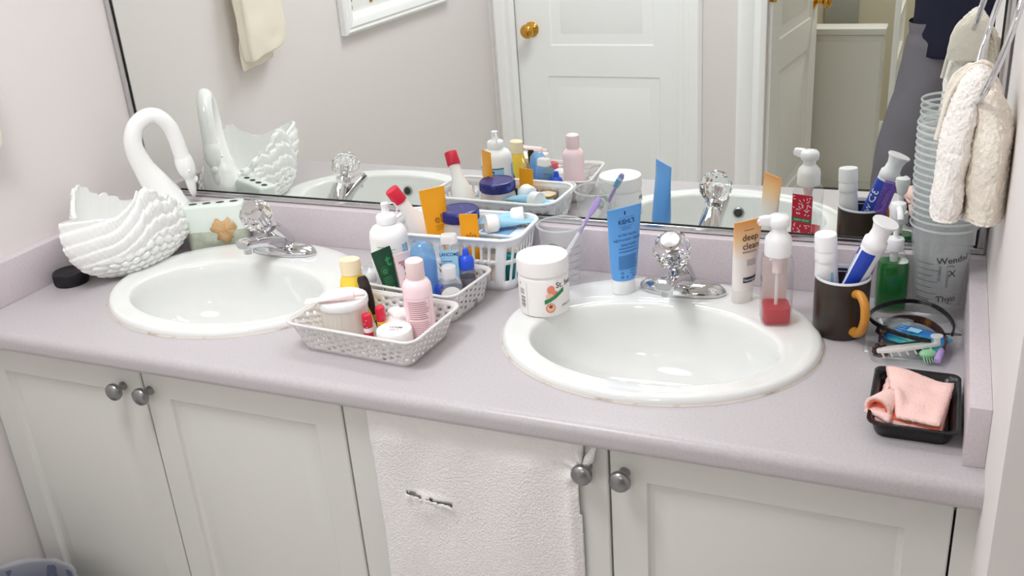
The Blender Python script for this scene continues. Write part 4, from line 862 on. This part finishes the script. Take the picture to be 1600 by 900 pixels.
def pillow(a, b, h, n=14, seed=0):
    bm = bmesh.new(); top = []; bot = []
    for j in range(n + 1):
        for i in range(n + 1):
            x, y = i / n * 2 - 1, j / n * 2 - 1; e = max(0, (1 - x ** 4) * (1 - y ** 4)); wv = noise.noise(Vector((x * 2.5, y * 2.5, seed))) * .4 + 1
            top.append(bm.verts.new((x * a, y * b, h * e * wv))); bot.append(bm.verts.new((x * a, y * b, -h * .4 * e)))
    for j in range(n):
        for i in range(n):
            k = j * (n + 1) + i; bm.faces.new((top[k], top[k + 1], top[k + n + 2], top[k + n + 1])); bm.faces.new((bot[k], bot[k + n + 1], bot[k + n + 2], bot[k + 1]))
    bmesh.ops.remove_doubles(bm, verts=bm.verts, dist=1e-5); return bm
new('pouch_body', pillow(.042, .027, .0095), 'bluepack', t, 70)
decal('print_block', [rect2(-.008, -.006, .012, .006, 4)] + lines2(-.024, -.010, -.012, .008, 4, .0012, .2), plane((0, 0, .0128), (1, 0, 0), (0, 1, 0)), 'labelblue', t)
new('crimped_end', bx(.040, .052, -.022, .022, -.0005, .0008), 'bluepack', t, 0)
t = thing('clear_packet', 'empty crinkled clear packet at the back of the clear tray', 'packet', T(-.022, .034, .016), rot=ROT(8, 6, 20)); new('packet_film', pillow(.030, .021, .007, seed=4), 'bag', t, 60)
t = thing('hair_claw_clip', 'long clear plastic hair clip along the front of clear tray', 'hair clip', T(-.002, -.050, .021), rot=ROT(-8, -4, 22))
bm = loft([rrect(w_, .006, .002, z, 3) for w_, z in ((.006, 0), (.016, .012), (.020, .03), (.016, .055), (.009, .085), (.007, .094))]); move(bm, Matrix.Translation((-.047, 0, 0)) @ Matrix.Rotation(pi / 2, 4, 'Y') @ Matrix.Rotation(pi / 2, 4, 'Z')); new('upper_jaw', bm, 'frostjar', t, 60)
new('hinge_post', move(lathe([(.005, 0), (.005, .008), (.009, .010), (.009, .012)], 20), Matrix.Translation((.043, 0, .002))), 'frostjar', t); new('slit', bx(-.012, .030, -.0010, .0010, .0062, .0084), 'ink', t, 0)
bm = bmesh.new()
for k in range(7): sweep([(-.040 + .012 * k, 0, -.003), (-.040 + .012 * k, -.012, -.008)], [.002, .0008], 6, bm=bm)
new('clip_teeth', bm, 'frostjar', t, 60)
t = thing('hair_claw_clip', 'small sage green hair clip at the right front of clear tray', 'hair clip', T(.026, -.050, .014), 30)
new('clip_shell', blob(.011, 3, (1.2, .9, .55)), 'sage', t, 60); bm = bmesh.new()
for k in range(6): sweep([(-.010 + .004 * k, -.006, -.001), (-.010 + .004 * k, -.014, -.009)], [.0016, .0006], 6, bm=bm)
new('clip_teeth', bm, 'sage', t, 60)
t = thing('hair_claw_clip', 'violet clear hair clip in the right edge of clear tray', 'hair clip', T(.044, -.038, .010), 80)
bm = loft([rrect(w_, .010, .004, z, 3) for w_, z in ((.006, 0), (.014, .010), (.016, .03), (.010, .052))]); move(bm, Matrix.Translation((-.026, 0, 0)) @ Matrix.Rotation(pi / 2, 4, 'Y')); new('clip_shell', bm, 'lilac', t, 60)
t = thing('hair_tie', 'brown braided hair tie at the left front of clear tray', 'hair tie', T(-.042, -.046, .008), rot=ROT(70, 0, 20))
bm = bmesh.new(); P = [(.009 * cos(a), .009 * sin(a), .0016 * sin(6 * a)) for a in [2 * pi * i / 40 for i in range(41)]]; sweep(P, [.0032 + .0009 * sin(i * 1.6) for i in range(41)], 8, False, bm); new('braid', bm, 'tortoise', t, 60)
t = thing('binder_clip', 'small black binder clip at the left of clear tray', 'clip', T(-.044, .010, .012), 30)
new('clip_body', loft([[(-.008, -.006, z), (.008, -.006, z), (.008, .006, z), (-.008, .006, z)] if z == 0 else [(-.008, -.0012, z), (.008, -.0012, z), (.008, .0012, z), (-.008, .0012, z)] for z in (0, .011)]), 'blk', t, 0); new('wire_lever', sweep([(-.004, 0, .011), (-.005, -.010, .018), (.005, -.010, .018), (.004, 0, .011)], .0006, 6), 'nickel', t)
t = thing('bobby_pin', 'black bobby pin lying over the right rim of clear tray', 'hair pin', T(.052, .006, .0235), 8)
new('pin_wire', sweep(spline([(-.020, -.002, 0), (-.006, -.0022, .0006), (.012, -.003, 0), (.020, 0, 0), (.012, .003, 0), (0, .0015, 0), (-.018, .0012, 0)], 4), .0008, 6), 'blk', t)

# ------------------------------------------------------------------ foam tray with washcloth
FC = (1.7035, -.411)
t = thing('foam_tray', 'black foam food tray with pink washcloth in it at counter front', 'tray', (FC[0], FC[1], .0005), 0)
n_ = 6
new('tray_shell', loft([rrect(.094, .140, .016, 0, n_), rrect(.096, .142, .016, .002, n_), rrect(.106, .155, .016, .021, n_), rrect(.115, .165, .014, .024, n_), rrect(.116, .166, .014, .0265, n_), rrect(.108, .158, .014, .0268, n_), rrect(.098, .147, .015, .0215, n_), rrect(.088, .132, .014, .005, n_)]), 'blk', t, 50)
bm = bmesh.new()
for k in range(3): box(bm, -.028 + .028 * k - .003, -.028 + .028 * k + .003, -.055, .055, .005, .0062, bev=.0006)
new('ribs', bm, 'blk', t)
wc = thing('washcloth', 'folded pale pink washcloth with coral inside lying in black foam tray', 'washcloth', (FC[0], FC[1], .008), 0)
def clothquad(c4, z0, th2, n=26, amp=.002, seed=0, droop=None):
    bm = bmesh.new(); g = []
    for j in range(n + 1):
        for i in range(n + 1):
            s_, q = i / n, j / n; p = [(c4[0][k] * (1 - s_) * (1 - q) + c4[1][k] * s_ * (1 - q) + c4[2][k] * s_ * q + c4[3][k] * (1 - s_) * q) for k in (0, 1)]
            ed = min(s_, 1 - s_, q, 1 - q); wav = .0018 * noise.noise(Vector((s_ * 14, q * 14, seed)))
            z = z0 + amp * noise.noise(Vector((p[0] * 40, p[1] * 40, seed))) - .004 * max(0, 1 - ed / .10) ** 2
            if droop: z += droop(s_, q)
            g.append(bm.verts.new((p[0] + (wav if ed == 0 else 0), p[1] + (wav if ed == 0 else 0), z)))
    for j in range(n):
        for i in range(n): k = j * (n + 1) + i; bm.faces.new((g[k], g[k + 1], g[k + n + 2], g[k + n + 1]))
    return bm
cq = [(-.046, -.066), (.036, -.076), (.050, .040), (-.040, .074)]
sol = lambda t_: (('SOLIDIFY', dict(thickness=t_, offset=0)),)
new('lower_fold', clothquad([(-.040, -.066), (.034, -.072), (.044, .040), (-.036, .068)], .004, .005, seed=1), 'coral', wc, 70, mods=sol(.008))
new('middle_fold', clothquad([(-.050, -.058), (.033, -.072), (.046, .040), (-.038, .070)], .0125, .005, seed=2), 'pinkcloth', wc, 70, mods=sol(.006))
new('coral_fold', clothquad([(-.047, -.052), (.032, -.0725), (.040, .030), (-.030, .050)], .0185, .004, seed=2), 'coral', wc, 70, mods=sol(.004))
dr = lambda s_, q: .012 * math.exp(-((s_ - .02) / .16) ** 2 - ((q - .30) / .16) ** 2) + .003 * sin(s_ * 7) * q
new('top_fold', clothquad([(-.020, -.064), (.031, -.074), (.048, .044), (-.042, .078)], .0245, .006, seed=5, amp=.004, droop=dr), 'pinkcloth', wc, 70, mods=sol(.006))
ax_, sd_v = Vector((-.37, -.93, 0)), Vector((.93, -.37, 0))
for nm_, ma_, k0, th_v in (('rolled_corner', 'pinkcloth', 1.0, .005), ('coral_lining', 'coral', .74, .0025)):
    R_ = []
    for i in range(9):
        q = i / 8; c = Vector((-.030 - .016 * q, -.016 - .036 * q, .0245 - .001 * q)); r1 = (.010 + .0055 * q) * k0
        R_.append([c + sd_v * (r1 * cos(a) * 1.05) + Vector((0, 0, r1 * sin(a) * 1.0)) for a in [RAD(-60) + 1.72 * pi * k / 24 for k in range(25)]])
    new(nm_, loft(R_, False, False, closed=False), ma_, wc, 70, mods=sol(th_v))
new('coral_core', blob(.0085, 2, (1, 1, .9), .2, 60, 1, (-.040, -.040, .0240)), 'coral', wc, 70)
new('pulled_corner', clothquad([(-.062, -.046), (-.030, -.070), (-.022, -.030), (-.044, -.010)], .0185, .004, 14, .003, 9), 'pinkcloth', wc, 70, mods=sol(.005))

# ------------------------------------------------------------------ towel ring and towel on the right wall
rg = thing('towel_ring', 'chrome towel ring mounted on the right wall above the cup stack', 'towel ring', (1.7600, -.250, .505), rot=ROT(0, 13, 3))
P = [(0, .104 * cos(a), .104 * sin(a)) for a in [2 * pi * i / 64 for i in range(65)]]
new('ring', sweep(P, .0042, 12, False), 'chrome', rg, 70)
new('mount', move(lathe([(.024, 0), (.024, .005), (.018, .010), (.009, .014), (.009, .026)], 28), Matrix.Translation((.0322 - .0005, 0, .100)) @ Matrix.Rotation(RAD(-90), 4, 'Y')), 'chrome', rg)
tw = thing('hand_towel', 'cream terry hand towel hanging in the chrome ring on the right wall', 'towel', (1.738, -.25, .25), 0)
def lobe(rows, n=44, seed=0, amp=.0022, f=120, fold=0):
    R_ = []
    for cx, cy, z, a, b in spline5(rows, 6):
        ring = []
        for i in range(n):
            th2 = 2 * pi * i / n; c, s_ = cos(th2), sin(th2); x = abs(c) ** .75 * math.copysign(1, c) * a; y = abs(s_) ** .75 * math.copysign(1, s_) * b
            fo = 1 + fold * sin(th2 * 5 + seed) * .5
            ring.append(Vector((cx + x * fo, cy + y * fo, z)))
        R_.append(ring)
    bm = loft(R_); bm.normal_update()
    for v in bm.verts: v.co += v.normal * (amp * noise.noise(v.co * f + Vector((seed, 0, 0))) + .004 * noise.noise(v.co * 28 + Vector((seed, 3, 0))))
    return bm
def spline5(rows, k):
    a = spline([r[:3] for r in rows], k); b = spline([(r[3], r[4], 0) for r in rows], k); return [(p.x, p.y, p.z, max(q.x, .0015), max(q.y, .0015)) for p, q in zip(a, b)]
SS = (('SUBSURF', dict(levels=1, render_levels=1)),)
def terryfuzz(bm, f=270, amp=.0024):
    bmesh.ops.subdivide_edges(bm, edges=bm.edges, cuts=2, use_grid_fill=True); bm.normal_update()
    for v in bm.verts: v.co += v.normal * amp * (noise.noise(v.co * f) + .6 * noise.noise(v.co * f * 2.1))
    return bm
new('front_fold', terryfuzz(lobe([(-.020, -.006, .000, .0190, .058), (-.020, -.006, .003, .0200, .060), (-.018, -.005, .06, .0205, .058), (-.015, -.004, .11, .0205, .052), (-.009, -.002, .150, .0195, .042), (-.003, 0, .178, .0165, .034), (.003, 0, .192, .009, .024), (.005, 0, .196, .002, .01)], seed=2, fold=.05)), 'towel', tw, 80)
new('wall_fold', terryfuzz(lobe([(.0268, -.004, .000, .0230, .062), (.0268, -.004, .003, .0242, .064), (.0268, -.004, .06, .0250, .064), (.0262, -.004, .11, .0245, .060), (.021, -.002, .145, .0205, .046), (.014, 0, .172, .0155, .034), (.008, 0, .184, .008, .022), (.006, 0, .188, .002, .01)], seed=9, fold=.09)), 'towelbeige', tw, 80)
new('hem_strip', sweep(spline([(-.042, .046, .085), (-.030, .044, .150), (-.008, .034, .188), (.012, .030, .190), (.032, .038, .160), (.043, .044, .110)], 5), .0035, 8), 'towelbeige', tw, 70)
bk = [(-.006, .058, .118, .026, .007), (-.006, .058, .122, .034, .011), (-.004, .056, .150, .033, .011), (.0, .050, .180, .026, .010), (.003, .040, .196, .014, .008), (.004, .036, .200, .004, .004)]
new('back_flap', lobe(bk, seed=5, fold=.10), 'towelbeige', tw, 80, mods=SS)
new('care_tag', bx(-.022, -.0195, -.0225, -.0205, -.016, .03), 'paper', tw, 0)

# ------------------------------------------------------------------ quilted paper towel tucked under the counter edge
pt_ = thing('paper_towel_sheet', 'torn quilted white paper towel hung over the third cabinet door from left', 'paper towel', (0, 0, 0))
bm = bmesh.new(); nx, nz = 120, 150; g = {}
X0, X1, Z0_, Z1_ = .893, 1.2635, -.640, -.0395
def tear(x, z):
    if .950 < x < 1.035:
        e = -.196 - .10 * (x - .950) + .004 * noise.noise(Vector((x * 60, 0, 0)))
        return abs(z - e) < (.0035 + .004 * max(0, noise.noise(Vector((x * 45, 7, 0))))) and not (.978 < x < .988)
    return False
for j in range(nz + 1):
    for i in range(nx + 1):
        s_, q = i / nx, j / nz; z = Z1_ + (Z0_ - Z1_) * q; x = X0 + (X1 - X0) * s_
        left = .010 * max(0, 1 - s_ * 6) * min(1, q * 3)
        x += left * .6 + .003 * noise.noise(Vector((q * 5, 3, 0))) * (1 - s_)
        k = min(1, q / .10); off = .0022
        off += k * (.0055 + .0048 * sin(s_ * 19 + q * 1.5) * (1 - .7 * s_) + .009 * noise.noise(Vector((s_ * 5.5, q * 3.2, 1.3))))
        dx, dz = x - 1.266, z + .086; r_ = sqrt(dx * dx + dz * dz)
        ang = atan2(dz, dx); off += .009 * math.exp(-(r_ / .040) ** 2) * (.6 + .7 * sin(ang * 7))
        off += .010 * math.exp(-((x - (1.238 + .012 * q)) / .010) ** 2) * min(1, max(0, (-.09 - z) / .05)) * .7
        if .945 < x < 1.04 and z < -.19: off += .007 * math.exp(-((x - .992) / .03) ** 2) * math.exp(-((z + .215) / .03) ** 2)
        g[i, j] = bm.verts.new((x, YF - max(off, .0012), z))
hole = lambda x, z: (x - 1.266) ** 2 + (z + .086) ** 2 < .0125 ** 2 or (x > 1.2545 and -.40 < z < -.086 and x > 1.2545 + .004 * sin(z * 20))
for j in range(nz):
    for i in range(nx):
        c = (g[i, j].co + g[i + 1, j + 1].co) / 2
        if tear(c.x, c.z) or hole(c.x, c.z): continue
        bm.faces.new((g[i, j], g[i + 1, j], g[i + 1, j + 1], g[i, j + 1]))
bmesh.ops.delete(bm, geom=[v for v in bm.verts if not v.link_faces], context='VERTS')
new('sheet', bm, 'papertowel', pt_, 80, mods=(('SOLIDIFY', dict(thickness=.0006)),))
bm = bmesh.new(); random.seed(5)
for k in range(16): x = .955 + .08 * random.random(); merge(bm, blob(.0035, 2, (1.6, .5, .7), .6, 200, k, (x, YF - .0115, -.196 - .10 * (x - .950) - .004 * random.random())))
new('torn_edge', bm, 'papertowel', pt_, 80)
new('gathered_corner', move(fuzz(loft([circ(.003, .002, 0, 12), circ(.008, .004, .02, 12), circ(.004, .003, .045, 12), circ(.001, .001, .055, 12)]), .004, 80, 3), Matrix.Translation((1.263, YF - .012, -.082)) @ Matrix.Rotation(RAD(28), 4, 'Y')), 'papertowel', pt_, 80)

# ------------------------------------------------------------------ wastebasket, notice
t = thing('wastebasket', 'round wastebasket with plastic bag on the floor at the left', 'wastebasket', (.130, -.722, FZ), 0)
new('bin_wall', lathe([(.095, 0), (.098, .004), (.125, .285), (.128, .290), (.124, .292), (.121, .286), (.094, .010), (.0001, .008)], 40), 'binm', t)
bm = bmesh.new(); R_ = []
for r, z in ((.131, .225), (.1315, .250), (.132, .285), (.129, .299), (.122, .296), (.116, .25), (.11, .15)):
    R_.append([((r + .0035 * noise.noise(Vector((cos(a) * 5, sin(a) * 5, z * 30)))) * cos(a), (r + .0035 * noise.noise(Vector((cos(a) * 5, sin(a) * 5, z * 30)))) * sin(a), z + .008 * noise.noise(Vector((cos(a) * 4, sin(a) * 4, 3)))) for a in [2 * pi * i / 72 for i in range(72)]])
loft(R_, False, False, bm); new('bin_liner', bm, 'bag', t, 70)
# ------------------------------------------------------------------ seen only in the mirror
t = thing('hanging_towel', 'cream cotton towel hanging on the left wall, seen in the mirror', 'towel', (.040, -.475, .31), 0)
rows = [(0.006, .002, .012, .012, .078), (.006, 0, .020, .017, .088), (.006, 0, .08, .018, .092), (.004, 0, .2, .018, .088), (.002, 0, .3, .016, .070), (.001, 0, .40, .014, .048), (0, 0, .47, .011, .036), (0, 0, .48, .004, .02)]
bm = lobe(rows, seed=4, amp=.001, f=40, fold=.16)
for v in bm.verts: v.co.z += -v.co.y * .16 * max(0, 1 - v.co.z / .3)
new('towel_body', bm, 'handtowel', t, 80, mods=SS)
bm = lobe([(-.012, .02, -.014, .004, .060), (-.012, .02, -.008, .010, .066), (-.010, .018, .05, .012, .068), (-.010, .016, .12, .004, .05)], seed=7, amp=.001, fold=.10)
for v in bm.verts: v.co.z += -v.co.y * .10
new('lower_hem', bm, 'handtowel', t, 80)
t = thing('towel_ring', 'chrome towel ring on the left wall, mostly above the mirror view', 'towel ring', (.014, -.475, .84), 0)
new('ring', sweep([(0, .085 * cos(a), .085 * sin(a)) for a in [2 * pi * i / 48 for i in range(49)]], .004, 10, False), 'chrome', t, 70); new('mount', move(lathe([(.022, 0), (.022, .004), (.010, .010), (.007, .020)], 24), Matrix.Translation((-.0135, 0, .085)) @ Matrix.Rotation(RAD(90), 4, 'Y')), 'chrome', t)
pf = thing('picture_frame', 'white moulded picture frame on the left wall, seen in the mirror', 'picture', (0, -1.27, .645), 0)
fw_, fh = .72, .72
q = [(0, .006), (0, .020), (.008, .026), (.016, .024), (.022, .028), (.040, .026), (.052, .018), (.058, .012)]
for k in range(4):
    a = pi / 2 * k; bm = loft([[( d, sg * (fw_ / 2 - o), -fh / 2 + o) for o, d in [(0, .001)] + q + [(.058, .001)]] for sg in (-1, 1)])
    new('frame_rail', move(bm, Matrix.Rotation(a, 4, 'X')), 'trim', pf, 30)
new('picture_sheet', bx(.002, .006, -fw_ / 2 + .05, fw_ / 2 - .05, -fh / 2 + .05, fh / 2 - .05), 'picture', pf, 0)
bm = bmesh.new()
for k, (y, z, a) in enumerate(((.30, -.285, .016), (.296, -.262, .014), (.302, -.240, .012), (.17, -.28, .010), (.06, -.272, .012))): merge(bm, blob(a, 2, (.18, 1, .8), .2, 50, k, (.007, y, z)))
new('pressed_shells', bm, 'goldrim', pf, 70); new('dark_figure', bx(.006, .0085, .292, .310, -.262, -.20, bev=.001), 'black', pf, 0)

t = thing('laundry_cabinet', 'white enamel cabinet in the hall beyond the doorway, seen in the mirror', 'cabinet', (1.285, -3.22, FZ), 0)
new('cabinet_body', bx(-.168, .168, .16, .28, .02, .727, bev=.006), 'appliance', t); new('cabinet_top', bx(-.175, .175, .155, .295, .729, .757, bev=.006), 'appliance', t); new('foot_plinth', bx(-.15, .15, .17, .27, 0, .02), 'cabin', t)
new('front_panel', bx(-.160, .160, .28, .286, .06, .70, bev=.003), 'appliance', t)
t = thing('wall_panel', 'grey rectangular panel on the hall wall above the white cabinet', 'panel', (1.182, -3.895, -.145), 0); new('panel_board', bx(-.085, .085, -.004, .014, -.075, .105, bev=.003), 'hallgrey', t)
t = thing('towel_rack', 'white ladder rack against the hall wall right of the white cabinet', 'rack', (1.50, -3.20, FZ), 0)
for y in (-.28, .28): new('rack_post', bx(-.012, .012, y - .012, y + .012, 0, 1.05, bev=.003), 'trim', t)
for k in range(5): new('rung', bx(-.010, .010, -.27, .27, .18 + .2 * k, .205 + .2 * k, bev=.003), 'trim', t)

# ceiling lamp and vanity lamp (above the frame)
t = thing('ceiling_lamp', 'round flush ceiling lamp over the bathroom floor', 'lamp', (.75, -1.12, CZ - .0), 0)
new('lamp_base', lathe([(.16, -.02), (.165, -.012), (.165, 0)], 40), 'brass', t); new('glass_shade', lathe([(.0001, -.085), (.06, -.08), (.11, -.062), (.145, -.03), (.15, -.02)], 40, cap1=False), 'glow', t)
t = thing('vanity_lamp', 'chrome bar lamp with round bulbs above the wall mirror', 'lamp', (.95, .012, 1.22), 0)
new('bar', bx(-.45, .45, -.045, 0, -.05, .05, bev=.005), 'chrome', t)
for k in range(5): new('bulb', move(blob(.042, 3), Matrix.Translation((-.36 + .18 * k, -.088, 0))), 'glow', t)

# ------------------------------------------------------------------ the photographer, seen in the mirror from the waist down
def skinbody(verts, edges, radii, name, ma, parent, lv=2):
    me = bpy.data.meshes.new(name); me.from_pydata(verts, edges, []); o = bpy.data.objects.new(name, me); COL.objects.link(o)
    md = o.modifiers.new('skin', 'SKIN'); md.use_smooth_shade = True
    for sv, r in zip(me.skin_vertices[0].data, radii): sv.radius = r if isinstance(r, tuple) else (r, r)
    me.skin_vertices[0].data[0].use_root = True
    sd = o.modifiers.new('subdiv', 'SUBSURF'); sd.levels = lv; sd.render_levels = lv
    bpy.context.view_layer.update(); dg = bpy.context.evaluated_depsgraph_get()
    m2 = bpy.data.meshes.new_from_object(o.evaluated_get(dg)); bpy.data.objects.remove(o); bpy.data.meshes.remove(me)
    bm = bmesh.new(); bm.from_mesh(m2); bpy.data.meshes.remove(m2)
    return new(name, bm, ma, parent, 80)
PX, PY = 1.775, -1.94
pe = thing('person', 'person in dark navy sweater and grey trousers standing in the doorway, seen in mirror', 'person', (PX, PY, FZ), 0)
# metres above the floor, facing +y (towards the mirror)
J = dict(pel=(0, 0, .93), waist=(0, .0, 1.08), chest=(0, .01, 1.26), neckb=(0, 0, 1.42), neck=(0, .01, 1.47), chin=(0, .03, 1.53), head=(0, .025, 1.60), crown=(0, .015, 1.68),
  hl=(-.095, 0, .88), kl=(-.190, .045, .47), al=(-.185, -.01, .085), tl=(-.200, .12, .03), hr=(.095, 0, .88), kr=(.125, .03, .47), ar=(.140, -.02, .085), tr=(.155, .11, .03),
  sl=(-.18, .0, 1.37), el=(-.235, .055, 1.16), wl=(-.13, .17, 1.41), pl=(-.118, .185, 1.475), sr=(.18, 0, 1.37), er=(.20, .06, 1.16), wr=(-.035, .17, 1.41), pr=(-.045, .185, 1.475))
order = list(J); ix = {k: i for i, k in enumerate(order)}
E_ = ['pel-waist', 'waist-chest', 'chest-neckb', 'neckb-neck', 'neck-chin', 'chin-head', 'head-crown', 'pel-hl', 'hl-kl', 'kl-al', 'al-tl', 'pel-hr', 'hr-kr', 'kr-ar', 'ar-tr', 'chest-sl', 'sl-el', 'el-wl', 'wl-pl', 'chest-sr', 'sr-er', 'er-wr', 'wr-pr']
RD = dict(pel=.13, waist=.125, chest=.135, neckb=.06, neck=.052, chin=.062, head=.078, crown=.05, hl=.085, kl=.056, al=.038, tl=.03, hr=.085, kr=.056, ar=.038, tr=.03, sl=.058, el=.041, wl=.027, pl=.028, sr=.058, er=.041, wr=.027, pr=.028)
vs = [J[k] for k in order]; es = [tuple(ix[q] for q in e.split('-')) for e in E_]; rd = [RD[k] for k in order]
for side, palm in ((-1, 'pl'), (1, 'pr')):   # five fingers each, curled round the phone
    p = Vector(J[palm]); inw = -side if False else (1 if palm == 'pl' else -1)
    for k, (ln, oz) in enumerate(((.036, .030), (.040, .012), (.038, -.006), (.030, -.022))):
        a = p + Vector((inw * .012, .016, oz)); b = a + Vector((inw * ln * .45, .014, .002)); c = b + Vector((inw * ln * .5, -.004, 0))
        i0 = len(vs); vs += [tuple(a), tuple(b), tuple(c)]; rd += [.0095, .0085, .0075]; es += [(ix[palm], i0), (i0, i0 + 1), (i0 + 1, i0 + 2)]
    a = p + Vector((inw * .006, -.012, .014)); b = a + Vector((inw * .022, -.010, .018)); i0 = len(vs); vs += [tuple(a), tuple(b)]; rd += [.0105, .0085]; es += [(ix[palm], i0), (i0, i0 + 1)]
bd = skinbody(vs, es, rd, 'body', 'skin', pe)
for x in (-.028, .028): new('eye', blob(.011, 2, (1, .6, .7), c=(x, .098, 1.605)), 'inkwhite', pe); new('ear', blob(.03, 2, (.35, .6, 1), c=(x * 2.85, .02, 1.59)), 'skin', pe)
new('nose', blob(.017, 2, (.75, 1, 1.3), c=(0, .106, 1.578)), 'skin', pe); new('mouth', blob(.022, 2, (1, .35, .3), c=(0, .090, 1.545)), 'inkpink', pe)
new('hair', blob(.092, 3, (.92, 1.05, .72), .12, 30, 2, (0, .008, 1.655)), 'hair', pe, 80)
# clothes
sv = [(0, 0, 1.0), (0, .0, 1.12), (0, .01, 1.27), (0, 0, 1.42), (-.185, 0, 1.375), (-.24, .055, 1.16), (-.145, .155, 1.385), (.185, 0, 1.375), (.205, .06, 1.16), (-.02, .155, 1.385)]
bm = loft([[(wx * cos(a), wy * sin(a) + .005, z) for a in [2 * pi * i / 40 for i in range(40)]] for wx, wy, z in ((.178, .128, .845), (.184, .134, .850), (.186, .136, .90), (.182, .134, 1.0), (.190, .138, 1.15), (.200, .140, 1.28), (.185, .125, 1.37), (.11, .09, 1.43), (.068, .07, 1.45))], False, False)
for v in bm.verts: v.co += Vector((cos(v.co.z * 40), sin(v.co.z * 33), 0)) * .006 * noise.noise(v.co * 14)
new('sweater', bm, 'shirt', pe, 80, mods=(('SOLIDIFY', dict(thickness=.006)),))
for sd_ in (0, 1):
    q = sv[4:7] if sd_ == 0 else sv[7:10]
    new('sleeve', sweep(spline([(q[0][0] * .8, 0, 1.375)] + q, 8), [.072] * 4 + [.068] * 8 + [.060] * 8 + [.050] * 8, 20, False), 'shirt', pe, 80)
for sx, hip, kn, an in ((-1, J['hl'], J['kl'], J['al']), (1, J['hr'], J['kr'], J['ar'])):
    P = spline([(hip[0], 0, .96), hip, (kn[0] * .55 + hip[0] * .45, .02, .66), kn, (an[0], -.005, .22), (an[0], -.01, .06)], 7)
    r_ = [.10 - .0 * i for i in range(7)] + [.105 - .002 * i for i in range(7)] + [.094 - .0015 * i for i in range(7)] + [.084 - .001 * i for i in range(15)]
    bm = sweep(P, r_[:len(P)], 32, False)
    for v in bm.verts:
        c = Vector((v.co.x, v.co.y, v.co.z)); v.co += Vector((noise.noise(c * 9), noise.noise(c * 9 + Vector((5, 0, 0))), 0)) * .010 + Vector((0, .008 * sin(v.co.z * 38 + v.co.x * 20), 0)) * math.exp(-((v.co.z - .52) / .2) ** 2)
    new('trouser_leg', bm, 'pants', pe, 80)
    new('shoe', loft([circ(.046, .13, 0, 24, an[0], .045), circ(.05, .135, .015, 24, an[0], .045), circ(.047, .125, .045, 24, an[0], .04), circ(.042, .075, .085, 24, an[0], 0), circ(.04, .055, .11, 24, an[0], -.01)]), 'shoe', pe, 60)
bm = loft([[(wx * cos(a), wy * sin(a), z) for a in [2 * pi * i / 40 for i in range(40)]] for wx, wy, z in ((.05, .07, .80), (.15, .115, .84), (.178, .122, .90), (.172, .120, .98), (.168, .118, 1.03))])
new('trouser_seat', bm, 'pants', pe, 80); new('zip', bx(-.003, .003, .120, .1235, .86, .96), 'ink', pe, 0)
t = thing('phone', 'dark phone held up in both hands of the person', 'phone', (PX - .0815, PY + .205, FZ + 1.488), 0)
new('phone_body', bx(-.038, .038, -.004, .004, -.055, .05, bev=.003), 'blk', t)

# ------------------------------------------------------------------ lift everything so that the floor is at height 0
for o in list(S.objects):
    if o.parent is None and o.type not in {'CAMERA', 'LIGHT'}: o.location.z += H
